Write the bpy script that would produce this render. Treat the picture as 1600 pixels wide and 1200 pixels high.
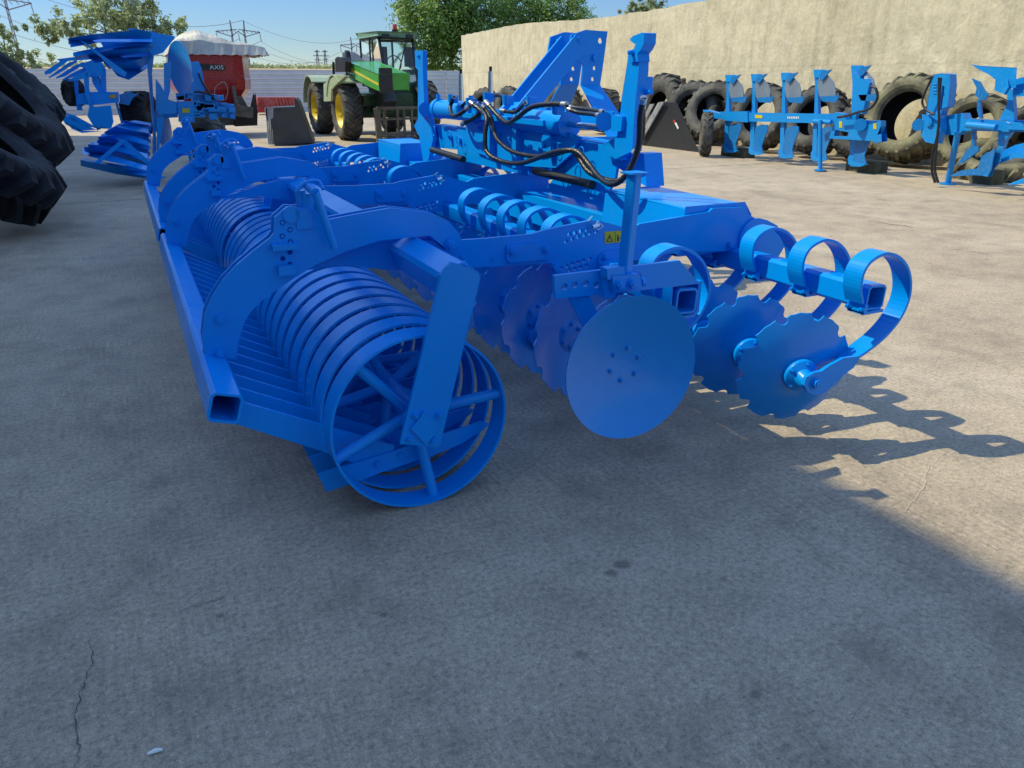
import bpy, math, random
from math import radians as R, sin, cos, pi
from mathutils import Vector, Matrix
from mathutils.geometry import tessellate_polygon

for o in list(bpy.data.objects): bpy.data.objects.remove(o)
scn = bpy.context.scene
COL = scn.collection

# ---------------------------------------------------------------- camera
FPX, HORY, VPX, CAMH = 1200.0, 125.0, 176.0, 1.27
PITCH = math.atan((600-HORY)/FPX)
YAW = math.atan((800-VPX)*cos(PITCH)/FPX)
cd = bpy.data.cameras.new('camera'); cam = bpy.data.objects.new('camera', cd); COL.objects.link(cam)
cam.location = (0, 0, CAMH); cam.rotation_euler = (pi/2-PITCH, 0, -YAW)
cd.sensor_width = 36; cd.lens = FPX/1600*36; cd.clip_start = 0.05; cd.clip_end = 6000
scn.camera = cam

# ---------------------------------------------------------------- sky, sun, exposure
SUNV = Vector((-0.70, 0.45, 1.0)).normalized()
w = bpy.data.worlds.new('World'); scn.world = w; w.use_nodes = True
nt = w.node_tree; bg = nt.nodes['Background']
sky = nt.nodes.new('ShaderNodeTexSky'); sky.sky_type = 'NISHITA'; sky.sun_disc = False
sky.sun_elevation = math.asin(SUNV.z); sky.sun_rotation = math.atan2(SUNV.x, SUNV.y)
sky.air_density = 1.0; sky.dust_density = 0.0; sky.ozone_density = 3.0
_tc = nt.nodes.new('ShaderNodeTexCoord'); _sx = nt.nodes.new('ShaderNodeSeparateXYZ'); nt.links.new(_tc.outputs['Generated'], _sx.inputs[0])
_rp = nt.nodes.new('ShaderNodeValToRGB'); nt.links.new(_sx.outputs['Z'], _rp.inputs[0])
_st = [(0.0, (0.30, 0.345, 0.42)), (0.04, (0.255, 0.325, 0.42)), (0.10, (0.24, 0.33, 0.47)), (0.22, (0.45, 0.5, 0.6)), (0.45, (1.0, 1.0, 1.0)), (1.0, (1.35, 1.35, 1.35))]
while len(_rp.color_ramp.elements) < len(_st): _rp.color_ramp.elements.new(0.5)
for _e, (_p, _c) in zip(_rp.color_ramp.elements, _st): _e.position = _p; _e.color = (*_c, 1)
_mm = nt.nodes.new('ShaderNodeMix'); _mm.data_type = 'RGBA'; _mm.blend_type = 'MULTIPLY'; _mm.inputs[0].default_value = 1.0
nt.links.new(sky.outputs[0], _mm.inputs[6]); nt.links.new(_rp.outputs[0], _mm.inputs[7])
nt.links.new(_mm.outputs[2], bg.inputs[0]); bg.inputs[1].default_value = 0.143
sl = bpy.data.lights.new('sun', 'SUN'); sl.energy = 2.5; sl.angle = R(0.53); sl.color = (1.0, 0.925, 0.62)
sun = bpy.data.objects.new('sun', sl); COL.objects.link(sun)
sun.rotation_euler = SUNV.to_track_quat('Z', 'Y').to_euler(); sun.location = (-20, 20, 30)
scn.view_settings.view_transform = 'Standard'; scn.view_settings.look = 'None'
scn.view_settings.exposure = 0.92; scn.view_settings.gamma = 1
scn.render.engine = 'CYCLES'
scn.render.resolution_x = 1024; scn.render.resolution_y = 768
scn.cycles.max_bounces = 8

# pixel of the 1600x1200 photograph -> point on a world plane X=, Y= or Z= (used only to read off outlines)
_fh = Vector((sin(YAW), cos(YAW), 0)); _r = Vector((cos(YAW), -sin(YAW), 0)); _z = Vector((0, 0, 1))
_f = _fh*cos(PITCH)-_z*sin(PITCH); _u = _fh*sin(PITCH)+_z*cos(PITCH)
def P(px, py, **k):
    d = _f+_r*((px-800)/FPX)-_u*((py-600)/FPX)
    (ax, v), = k.items(); i = 'XYZ'.index(ax)
    t = (v-(0, 0, CAMH)[i])/d[i]
    return Vector((0, 0, CAMH))+d*t
def PX(pts, **k): return [P(a, b, **k) for a, b in pts]

# ---------------------------------------------------------------- materials
def newmat(name):
    m = bpy.data.materials.new(name); m.use_nodes = True
    return m, m.node_tree, m.node_tree.nodes['Principled BSDF']
def noise(nt, scale, detail=4, rough=0.6, src=None, stretch=None):
    tc = nt.nodes.new('ShaderNodeTexCoord'); n = nt.nodes.new('ShaderNodeTexNoise')
    n.inputs['Scale'].default_value = scale; n.inputs['Detail'].default_value = detail; n.inputs['Roughness'].default_value = rough
    o = tc.outputs['Object']
    if src == 'world':
        g = nt.nodes.new('ShaderNodeNewGeometry'); o = g.outputs['Position']
    if stretch:
        mp = nt.nodes.new('ShaderNodeMapping'); mp.inputs['Scale'].default_value = stretch[:3]
        if len(stretch) > 3: mp.inputs['Rotation'].default_value = (0, 0, stretch[3])
        nt.links.new(o, mp.inputs[0]); o = mp.outputs[0]
    nt.links.new(o, n.inputs['Vector']); return n
def ramp(nt, src, stops):
    r = nt.nodes.new('ShaderNodeValToRGB'); e = r.color_ramp.elements
    while len(e) < len(stops): e.new(0.5)
    for i, (p, c) in enumerate(stops):
        e[i].position = p; e[i].color = (c[0], c[1], c[2], 1) if not isinstance(c, (int, float)) else (c, c, c, 1)
    nt.links.new(src, r.inputs[0]); return r
def mix(nt, fac, a, b, mode='MIX'):
    m = nt.nodes.new('ShaderNodeMix'); m.data_type = 'RGBA'; m.blend_type = mode
    for s, v in ((m.inputs[0], fac), (m.inputs[6], a), (m.inputs[7], b)):
        if isinstance(v, (int, float)): s.default_value = v
        elif isinstance(v, tuple): s.default_value = (*v, 1)
        else: nt.links.new(v, s)
    return m.outputs[2]
def bump(nt, h, strength, dist=0.01, normal=None):
    b = nt.nodes.new('ShaderNodeBump'); b.inputs['Strength'].default_value = strength; b.inputs['Distance'].default_value = dist
    nt.links.new(h, b.inputs['Height'])
    if normal is not None: nt.links.new(normal, b.inputs['Normal'])
    return b.outputs[0]
def simple(name, c1, c2=None, rough=0.5, metal=0, scale=6, bumps=0.0, bscale=60, coat=0.0, rvar=0.1, spec=0.5):
    m, nt, b = newmat(name)
    c2 = c2 or tuple(x*0.75 for x in c1)
    n = noise(nt, scale, 5, 0.65, 'world')
    r = ramp(nt, n.outputs[0], [(0.35, c2), (0.65, c1)])
    nt.links.new(r.outputs[0], b.inputs['Base Color'])
    rr = ramp(nt, n.outputs[0], [(0.3, rough+rvar), (0.7, max(0.03, rough-rvar))])
    nt.links.new(rr.outputs[0], b.inputs['Roughness'])
    b.inputs['Metallic'].default_value = metal; b.inputs['Coat Weight'].default_value = coat; b.inputs['Coat Roughness'].default_value = 0.12
    b.inputs['Specular IOR Level'].default_value = spec
    if bumps:
        n2 = noise(nt, bscale, 3, 0.5, 'world'); nt.links.new(bump(nt, n2.outputs[0], bumps, 0.004), b.inputs['Normal'])
    return m
def paint(name, c, rough=0.33, dust=0.10, coat=0.35, spec=0.22):
    m, nt, b = newmat(name)
    n = noise(nt, 2.2, 5, 0.65, 'world'); n2 = noise(nt, 38, 4, 0.6, 'world')
    cc = ramp(nt, n.outputs[0], [(0.3, tuple(x*0.88 for x in c)), (0.7, c)])
    du = ramp(nt, n2.outputs[0], [(0.52, 0.0), (0.78, dust)])
    col = mix(nt, du.outputs[0], cc.outputs[0], (0.42, 0.42, 0.40))
    nt.links.new(col, b.inputs['Base Color'])
    rr = ramp(nt, n.outputs[0], [(0.3, rough+0.12), (0.7, rough-0.05)]); nt.links.new(rr.outputs[0], b.inputs['Roughness'])
    b.inputs['Coat Weight'].default_value = coat; b.inputs['Coat Roughness'].default_value = 0.16; b.inputs['Specular IOR Level'].default_value = spec
    n3 = noise(nt, 14, 2, 0.5, 'world')
    nt.links.new(bump(nt, n3.outputs[0], 0.18, 0.005), b.inputs['Normal'])
    return m
BLUE = paint('blue_paint', (0.0, 0.28, 0.85), rough=0.28, dust=0.012, coat=0.10)
BLUE2 = paint('disc_paint', (0.0, 0.255, 0.74), rough=0.24, dust=0.02, coat=0.3, spec=0.35)
DARKHOLE = simple('dark_void', (0.006, 0.008, 0.014), rough=0.9)
HOSE = simple('hose_rubber', (0.013, 0.013, 0.015), rough=0.32, bumps=0.6, bscale=160, scale=20)
CHROME = simple('chrome', (0.75, 0.75, 0.76), (0.6, 0.6, 0.62), rough=0.14, metal=1, rvar=0.04)
ZINC = simple('zinc_bolt', (0.55, 0.57, 0.6), rough=0.35, metal=0.9)
YELLOW = simple('sticker_yellow', (0.62, 0.52, 0.02), rough=0.4)
BLACK = simple('black_plastic', (0.012, 0.012, 0.013), rough=0.45)
WHITE = simple('white_print', (0.75, 0.76, 0.77), rough=0.4)
REDP = simple('red_print', (0.55, 0.03, 0.02), rough=0.4)

# ---------------------------------------------------------------- mesh builder
class MB:
    def __init__(s): s.v = []; s.f = []; s.m = []; s.sm = []
    def add(s, vs, fs, mi=0, smooth=False):
        n = len(s.v); s.v += [tuple(v) for v in vs]
        for f in fs: s.f.append(tuple(i+n for i in f)); s.m.append(mi); s.sm.append(smooth)
        return s
    def hexa(s, c, mi=0):   # 8 corners: bottom 4 ccw, top 4
        return s.add(c, [(3, 2, 1, 0), (4, 5, 6, 7), (0, 1, 5, 4), (1, 2, 6, 5), (2, 3, 7, 6), (3, 0, 4, 7)], mi)
    def box(s, c, d, rot=None, mi=0):
        M = rot if rot is not None else Matrix.Identity(3); c = Vector(c)
        pts = [c+M@Vector((x*d[0]/2, y*d[1]/2, z*d[2]/2)) for z in (-1, 1) for x, y in ((-1, -1), (1, -1), (1, 1), (-1, 1))]
        return s.hexa(pts, mi)
    def bar(s, a, b, wd, ht, up=(0, 0, 1), mi=0):
        a = Vector(a); b = Vector(b); d = (b-a); L = d.length; d.normalize(); u = Vector(up)
        x = d.cross(u)
        if x.length < 1e-4: x = d.cross(Vector((1, 0, 0)))
        x.normalize(); u = x.cross(d)
        M = Matrix((x, d, u)).transposed()
        return s.box((a+b)/2, (wd, L, ht), M, mi)
    def prism(s, pts, ext, holes=(), mi=0, mh=None):
        ext = Vector(ext); loops = [list(map(Vector, pts))]+[list(map(Vector, h)) for h in holes]
        tris = tessellate_polygon(loops); flat = [p for l in loops for p in l]; n = len(flat)
        s.add(flat+[p+ext for p in flat], [t for t in tris]+[tuple(reversed([i+n for i in t])) for t in tris], mi)
        off = 0; base = len(s.v)-2*n
        for li, l in enumerate(loops):
            k = len(l)
            for i in range(k):
                j = (i+1) % k
                s.f.append((base+off+i, base+off+j, base+off+j+n, base+off+i+n)); s.m.append(mi if li == 0 or mh is None else mh); s.sm.append(False)
            off += k
        return s
    def cyl(s, a, b, r, r2=None, n=16, mi=0, caps=True):
        return s.tube([a, b], [r, r2 if r2 is not None else r], n, mi, caps)
    def tube(s, pts, r, n=10, mi=0, caps=True, ring=False):
        pts = [Vector(p) for p in pts]; k = len(pts)
        rs = r if isinstance(r, (list, tuple)) else [r]*k
        t0 = (pts[1]-pts[0]).normalized(); ref = Vector((0, 0, 1)) if abs(t0.z) < 0.9 else Vector((1, 0, 0))
        vs = []; x = t0.cross(ref).normalized()
        for i, p in enumerate(pts):
            if ring: t = (pts[(i+1) % k]-pts[i-1])
            else: t = pts[min(i+1, k-1)]-pts[max(i-1, 0)]
            t.normalize(); x = (x-t*x.dot(t)).normalized(); y = t.cross(x)
            for j in range(n): a = 2*pi*j/n; vs.append(p+(x*cos(a)+y*sin(a))*rs[i])
        fs = []
        for i in range(k if ring else k-1):
            i2 = (i+1) % k
            for j in range(n): j2 = (j+1) % n; fs.append((i*n+j, i*n+j2, i2*n+j2, i2*n+j))
        s.add(vs, fs, mi, True)
        if caps and not ring:
            s.add(vs[:n], [tuple(reversed(range(n)))], mi); s.add(vs[-n:], [tuple(range(n))], mi)
        return s
    def lathe(s, prof, M, n=32, mi=0, closed=True, smooth=True):  # prof: (radius, height) along local z
        vs = []; k = len(prof)
        for i in range(n):
            a = 2*pi*i/n
            for (r, h) in prof: vs.append(M@Vector((r*cos(a), r*sin(a), h)))
        fs = []
        for i in range(n):
            i2 = (i+1) % n
            for j in range(k if closed else k-1): j2 = (j+1) % k; fs.append((i*k+j, i2*k+j, i2*k+j2, i*k+j2))
        return s.add(vs, fs, mi, smooth)
    def bolt(s, p, d, r=0.012, h=0.01, mi=0, washer=True):
        p = Vector(p); d = Vector(d).normalized()
        if washer: s.cyl(p, p+d*0.003, r*1.35, n=14, mi=mi)
        s.cyl(p+d*0.003, p+d*(0.003+h), r, n=6, mi=mi)
        s.cyl(p+d*(0.003+h), p+d*(0.007+h), r*0.5, n=8, mi=mi); return s
    def squaretube(s, a, b, size, th=0.007, roll=0.0, mi=0, ends=True):
        a = Vector(a); b = Vector(b); d = (b-a).normalized(); up = Vector((0, 0, 1))
        x = d.cross(up).normalized(); u = x.cross(d); x, u = x*cos(roll)+u*sin(roll), u*cos(roll)-x*sin(roll)
        c = size/2; k = size*0.13
        def prof(h, kk): return [(h-kk, -h), (h, -h+kk), (h, h-kk), (h-kk, h), (-h+kk, h), (-h, h-kk), (-h, -h+kk), (-h+kk, -h)]
        o = prof(c, k); i = prof(c-th, k*0.6)
        V = []
        for p in (a, b):
            for pr in (o, i): V += [p+x*q[0]+u*q[1] for q in pr]
        F = []
        for j in range(8):
            j2 = (j+1) % 8
            F.append((j, j2, 16+j2, 16+j)); F.append((8+j2, 8+j, 24+j, 24+j2)); F.append((j2, j, 8+j, 8+j2)); F.append((16+j, 16+j2, 24+j2, 24+j))
        s.add(V, F, mi); return s
    def build(s, name, mats, parent=None, bevel=0.0, smooth_angle=None):
        me = bpy.data.meshes.new(name); me.from_pydata(s.v, [], s.f)
        for m in (mats if isinstance(mats, (list, tuple)) else [mats]): me.materials.append(m)
        for p, mi, sm in zip(me.polygons, s.m, s.sm): p.material_index = mi; p.use_smooth = sm
        me.validate(); me.update()
        o = bpy.data.objects.new(name, me); COL.objects.link(o)
        if parent is not None: o.parent = parent; o.matrix_parent_inverse = wm(parent).inverted()
        if bevel:
            b = o.modifiers.new('bevel', 'BEVEL'); b.width = bevel; b.segments = 2; b.limit_method = 'ANGLE'; b.angle_limit = R(40); b.harden_normals = False
        return o
def wm(o):
    m = Matrix.LocRotScale(o.location, o.rotation_euler, o.scale)
    return (wm(o.parent) @ o.matrix_parent_inverse @ m) if o.parent else m
def tag(o, label=None, cat=None, group=None, kind=None):
    for k, v in (('label', label), ('category', cat), ('group', group), ('kind', kind)):
        if v: o[k] = v
    return o
def thing(name, loc, label, cat, group=None, rz=0):
    o = bpy.data.objects.new(name, None); COL.objects.link(o); o.location = loc; o.rotation_euler = (0, 0, rz)
    o.empty_display_size = 0.1
    return tag(o, label, cat, group)
def dup(o, parent=None, loc=None, shift=None):
    c = o.copy(); COL.objects.link(c)
    if parent is not None and c.parent != parent:
        mi = o.matrix_parent_inverse.copy(); c.parent = parent; c.matrix_parent_inverse = mi
    if loc is not None: c.location = loc
    if shift is not None: c.location = Vector(o.location)+Vector(shift)
    for ch in [x for x in list(COL.objects) if x.parent == o]: dup(ch, c)
    return c
def circle(c, r, ax='Y', n=10):
    c = Vector(c); out = []
    for i in range(n):
        a = 2*pi*i/n; out.append(c+(Vector((r*cos(a), 0, r*sin(a))) if ax == 'Y' else Vector((0, r*cos(a), r*sin(a)))))
    return out
def smoothpath(pts, sub=6):
    pts = [Vector(p) for p in pts]; out = []
    for i in range(len(pts)-1):
        p0 = pts[max(i-1, 0)]; p1 = pts[i]; p2 = pts[i+1]; p3 = pts[min(i+2, len(pts)-1)]
        for j in range(sub):
            t = j/sub
            out.append(0.5*((2*p1)+(p2-p0)*t+(2*p0-5*p1+4*p2-p3)*t*t+(3*p1-p0-3*p2+p3)*t**3))
    out.append(pts[-1]); return out
# ================================================================ SETTING
def ground_material():
    m, nt, b = newmat('concrete')
    big = noise(nt, 0.7, 7, 0.62, 'world'); mid = noise(nt, 3.8, 9, 0.72, 'world'); fine = noise(nt, 60, 9, 0.85, 'world'); grit = noise(nt, 210, 3, 0.7, 'world')
    broom = noise(nt, 7, 8, 0.78, 'world', (11.0, 0.6, 1, R(14))); bmask = noise(nt, 1.1, 3, 0.6, 'world')
    scuf = noise(nt, 5, 9, 0.8, 'world', (1.2, 7.0, 1, R(38))); smask = noise(nt, 0.9, 4, 0.6, 'world', (1.3, 1, 1))
    stain = noise(nt, 1.5, 6, 0.68, 'world', (1.0, 0.7, 1, R(-30)))
    c1 = ramp(nt, big.outputs[0], [(0.36, (0.385, 0.30, 0.215)), (0.5, (0.435, 0.345, 0.245)), (0.64, (0.48, 0.385, 0.28))])
    c2 = ramp(nt, mid.outputs[0], [(0.36, 0.80), (0.48, 0.98), (0.62, 1.12)]); c = mix(nt, 1.0, c1.outputs[0], c2.outputs[0], 'MULTIPLY')
    for nz_, mk_, lo_, hi_ in ((broom, bmask, 0.80, 1.13), (scuf, smask, 0.88, 1.10)):
        c3 = ramp(nt, nz_.outputs[0], [(0.38, lo_), (0.5, 1.0), (0.62, hi_)]); ms_ = ramp(nt, mk_.outputs[0], [(0.42, 0.12), (0.60, 0.9)])
        c = mix(nt, 1.0, c, mix(nt, ms_.outputs[0], (1, 1, 1), c3.outputs[0]), 'MULTIPLY')
    c4 = ramp(nt, fine.outputs[0], [(0.40, 0.55), (0.47, 0.93), (0.54, 1.06), (0.62, 1.42)]); c = mix(nt, 1.0, c, c4.outputs[0], 'MULTIPLY')
    c6 = ramp(nt, grit.outputs[0], [(0.36, 0.62), (0.46, 1.0), (0.60, 1.08), (0.70, 1.5)]); c = mix(nt, 0.8, c, c6.outputs[0], 'MULTIPLY')
    c5 = ramp(nt, stain.outputs[0], [(0.54, 1.0), (0.66, 0.78)]); c = mix(nt, 1.0, c, c5.outputs[0], 'MULTIPLY')
    # oil drips
    gp = nt.nodes.new('ShaderNodeNewGeometry'); wn = noise(nt, 9, 4, 0.6, 'world')
    for (sx_, sy_, sr_, sd_) in ((955, 895, .020, .55), (971, 883, .022, .5), (905, 1022, .016, .6), (345, 962, .010, .55), (1130, 905, .012, .7), (600, 960, .010, .6), (1350, 1010, .05, .82), (1010, 700, .10, .82), (900, 760, .07, .85), (1180, 1085, .015, .6)):
        q_ = P(sx_, sy_, Z=0); vd = nt.nodes.new('ShaderNodeVectorMath'); vd.operation = 'DISTANCE'; nt.links.new(gp.outputs['Position'], vd.inputs[0]); vd.inputs[1].default_value = (q_.x, q_.y, 0)
        ma = nt.nodes.new('ShaderNodeMath'); ma.operation = 'MULTIPLY_ADD'; ma.inputs[1].default_value = sr_*1.6; nt.links.new(wn.outputs[0], ma.inputs[0]); nt.links.new(vd.outputs['Value'], ma.inputs[2])
        dv = nt.nodes.new('ShaderNodeMath'); dv.operation = 'DIVIDE'; dv.inputs[1].default_value = sr_*4; nt.links.new(ma.outputs[0], dv.inputs[0])
        rq = ramp(nt, dv.outputs[0], [(0.34, sd_), (0.52, 1.0)]); c = mix(nt, 1.0, c, rq.outputs[0], 'MULTIPLY')
    # cracks
    g = nt.nodes.new('ShaderNodeNewGeometry'); wob = noise(nt, 1.6, 6, 0.65, 'world')
    add = nt.nodes.new('ShaderNodeMixRGB'); add.blend_type = 'ADD'; add.inputs[0].default_value = 0.55
    nt.links.new(g.outputs['Position'], add.inputs[1]); nt.links.new(wob.outputs['Color'], add.inputs[2])
    vo = nt.nodes.new('ShaderNodeTexVoronoi'); vo.feature = 'DISTANCE_TO_EDGE'; vo.inputs['Scale'].default_value = 0.62
    nt.links.new(add.outputs[0], vo.inputs['Vector'])
    cr = ramp(nt, vo.outputs['Distance'], [(0.0, 0.0), (0.0012, 0.35), (0.0026, 1.0)])
    msk = noise(nt, 0.8, 3, 0.5, 'world'); mk = ramp(nt, msk.outputs[0], [(0.46, 1.0), (0.56, 0.0)])
    crm = mix(nt, mk.outputs[0], cr.outputs[0], (1, 1, 1)); crm2 = mix(nt, 0.0, (1, 1, 1), crm)
    c = mix(nt, 1.0, c, crm2, 'MULTIPLY')
    # small dark spots
    v2 = nt.nodes.new('ShaderNodeTexVoronoi'); v2.inputs['Scale'].default_value = 2.3
    wb = nt.nodes.new('ShaderNodeMixRGB'); wb.blend_type = 'ADD'; wb.inputs[0].default_value = 0.15
    nt.links.new(g.outputs['Position'], wb.inputs[1]); nt.links.new(mid.outputs['Color'], wb.inputs[2])
    nt.links.new(wb.outputs[0], v2.inputs['Vector'])
    sp = ramp(nt, v2.outputs['Distance'], [(0.035, 0.55), (0.06, 1.0)]); c = mix(nt, 1.0, c, sp.outputs[0], 'MULTIPLY')
    nt.links.new(c, b.inputs['Base Color'])
    rr = ramp(nt, mid.outputs[0], [(0.3, 0.62), (0.7, 0.85)]); nt.links.new(rr.outputs[0], b.inputs['Roughness'])
    n1 = bump(nt, fine.outputs[0], 0.7, 0.005); n2 = bump(nt, broom.outputs[0], 0.25, 0.006, n1); n3 = bump(nt, cr.outputs[0], 0.08, 0.002, n2)
    nt.links.new(n3, b.inputs['Normal']); return m
CONC = ground_material()
SOIL = simple('dry_field', (0.33, 0.27, 0.14), (0.22, 0.20, 0.10), rough=0.95, scale=0.05)
g = MB(); g.add([(-1500, -600, -0.05), (1500, -600, -0.05), (1500, 4000, -0.05), (-1500, 4000, -0.05)], [(0, 1, 2, 3)])
tag(g.build('ground', SOIL), kind='structure')
FIELD = simple('ploughed_field', (0.52, 0.36, 0.20), (0.42, 0.30, 0.17), rough=0.95, scale=0.03)
g = MB(); xs_ = [-700, -300, 0, 300, 700]; V_ = [(x, y, z+0.15*sin(x*.02)) for y, z in ((70, -0.1), (320, 5.3), (900, 5.2)) for x in xs_]
g.add(V_, [(j*5+i, j*5+i+1, (j+1)*5+i+1, (j+1)*5+i) for j in range(2) for i in range(4)], 0, True); tag(g.build('field_terrain', FIELD), kind='structure')
g = MB(); g.add([(-60, -40, 0), (14, -40, 0), (14, 38, 0), (-60, 38, 0)], [(0, 1, 2, 3)])
g.add([(-60, -40, 0), (-60, 38, 0), (-60, 38, -0.2), (-60, -40, -0.2)], [(0, 1, 2, 3)])
tag(g.build('concrete_yard', CONC), kind='structure')
JM = simple('joint_filler', (0.10, 0.09, 0.08), (0.05, 0.045, 0.04), rough=0.95, scale=8)
for yj in (P(150, 316, Z=0).y, P(150, 316, Z=0).y+9.0):
    m = MB(); m.add([(-5, yj-0.006, 0.004), (12, yj-0.006+.05, 0.004), (12, yj+0.008+.05, 0.004), (-5, yj+0.008, 0.004)], [(0, 1, 2, 3)]); tag(m.build('yard_joint', JM), kind='structure')
CRK = simple('crack_dirt', (0.13, 0.11, 0.09), (0.07, 0.06, 0.05), rough=1.0, scale=8); CRL = simple('filled_crack', (0.55, 0.48, 0.38), rough=1.0, scale=8)
def crack(pts, wdt, mat, seed):
    rnd = random.Random(seed); pp = [P(x, y, Z=0.004) for x, y in pts]; path = []
    for a, c in zip(pp[:-1], pp[1:]):
        for k in range(9): q = a.lerp(c, k/9); d = (c-a).normalized(); path.append(q+Vector((-d.y, d.x, 0))*rnd.uniform(-1, 1)*0.004)
    path.append(pp[-1]); m = MB(); V = []; n = len(path)
    for i, q in enumerate(path): ww = 0.45*wdt*(0.25+rnd.random())*min(1, 4*min(i, n-1-i)/n+.15); d = (path[min(i+1, n-1)]-path[max(i-1, 0)]).normalized(); o = Vector((-d.y, d.x, 0))*ww/2; V += [q-o, q+o]
    m.add(V, [(2*i, 2*i+1, 2*i+3, 2*i+2) for i in range(n-1)]); tag(m.build('crack', mat), kind='structure')
crack([(137, 990), (146, 1030), (128, 1075), (118, 1120), (124, 1165), (116, 1210)], 0.006, CRK, 1)
crack([(268, 962), (300, 947), (340, 938), (362, 920)], 0.004, CRK, 2)
crack([(383, 820), (372, 900), (360, 955)], 0.003, CRL, 3)
crack([(1482, 703), (1452, 728), (1442, 762), (1418, 792), (1408, 815)], 0.005, CRL, 4)
crack([(868, 640), (866, 690), (838, 722), (800, 750), (770, 775)], 0.004, CRK, 5)
crack([(1370, 346), (1390, 350), (1412, 352), (1434, 357)], 0.03, CRK, 6); crack([(1480, 388), (1520, 393), (1560, 399)], 0.02, CRK, 7)
# workshop building to the left of the photographer: throws the long shadow over the yard
WALLB = simple('render_wall', (0.78, 0.77, 0.74), (0.70, 0.69, 0.66), rough=0.9, scale=0.8, bumps=0.4)
ROOFM = simple('roof_sheet', (0.30, 0.31, 0.33), rough=0.5, scale=1)
b = thing('warehouse', (-7.6, -6, 0), 'tall pale rendered warehouse whose shadow covers the front of the yard', 'building')
BX = -5.0; BH = 10.0
m = MB(); m.box((BX-8, -7.5, BH/2), (16, 65, BH)); m.build('wall', WALLB, b)
m = MB(); m.box((BX-8.1, -7.5, BH+0.06), (16.0, 65, 0.12)); m.build('roof', ROOFM, b)
for yy in (-20, -8, 4, 16):
    d = MB(); d.box((BX+0.03, yy, 2.2), (0.06, 4.0, 4.4))
    for k in range(14): d.box((BX+0.07, yy, 0.2+k*0.31), (0.03, 3.9, 0.05))
    d.build('roller_door', ROOFM, b)
# ================================================================ DISC HARROW
HAR = thing('disc_harrow', (0.7, 2.06, 0), 'long blue folding disc harrow with knife roller, standing in the foreground', 'harrow')
CY = 4.65
# ---- knife rollers
def roller(y0, n):
    shaft = MB(); shaft.cyl((0.69, y0-0.02, 0.285), (0.69, y0+0.13*n-0.03, 0.285), 0.035, n=20)
    sh = shaft.build('roller', BLUE, HAR)
    ringm = MB(); RO, TH, WD = 0.285, 0.008, 0.1
    M = Matrix.Translation((0.69, y0, 0.285)) @ Matrix.Rotation(-pi/2, 4, 'X')
    WD = 0.088
    for pa_, pb_ in (((RO, 0), (RO, WD)), ((RO, WD), (RO-TH, WD)), ((RO-TH, WD), (RO-TH, 0)), ((RO-TH, 0), (RO, 0))): ringm.lathe([pa_, pb_], M, n=96, closed=False)
    for p in ringm.sm: pass
    r0 = ringm.build('roller_ring', BLUE, sh)
    rings = [r0]
    for k in range(1, n): rings.append(dup(r0, sh, shift=(0, 0.13*k, 0)))
    for k in range(0, n, 2):
        yk = y0+0.13*k+0.04
        base = [8, 70, 132, 197, 278] if k == 0 else [8+k*17, 80+k*17, 152+k*17, 224+k*17, 296+k*17]
        sp = MB()
        for a in base:
            a = R(a); c = Vector((0.69, yk, 0.285)); d = Vector((cos(a), 0, sin(a)))
            sp.cyl(c+d*0.02+Vector((0, 0.05, 0)), c+d*0.281, 0.018, n=12)
        sp.build('spoke_wheel', BLUE, sh)
    return sh
roller(2.06, 20); roller(4.74, 21)
# ---- scraper tube and combs
def scraper(y0, y1, gaps):
    t = MB(); t.squaretube((0.135, y0, 0.425), (0.135, y1, 0.425), 0.088, 0.008, R(-17))
    tb = t.build('scraper_tube', BLUE, HAR, bevel=0.001)
    pts = PX([(370, 627), (500, 664), (617, 697), (612, 735), (585, 735), (500, 705), (364, 662)], Y=2.17)
    s = MB(); s.prism(pts, (0, 0.012, 0)); f = s.build('scraper', BLUE, tb)
    kn = PX([(497, 743), (527, 733), (610, 708), (688, 681), (753, 660), (766, 663), (757, 672), (720, 695), (681, 711), (600, 738), (550, 757), (511, 770)], Y=2.162)
    s = MB(); s.prism(kn, (0, 0.008, 0))
    for q in ((590, 726), (627, 711)): s.bolt(P(*q, Y=2.162), (0, -1, 0), 0.010, 0.006)
    k0 = s.build('knife', BLUE, tb)
    f.location.y += gaps[0]-2.17; k0.location.y += gaps[0]-2.17
    for g_ in gaps[1:]:
        dup(f, tb, shift=(0, g_-gaps[0], 0)); dup(k0, tb, shift=(0, g_-gaps[0], 0))
scraper(2.1, 4.72, [2.175+0.13*k for k in range(19)])
scraper(4.9, 7.42, [5.035+0.13*k for k in range(18)])
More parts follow.
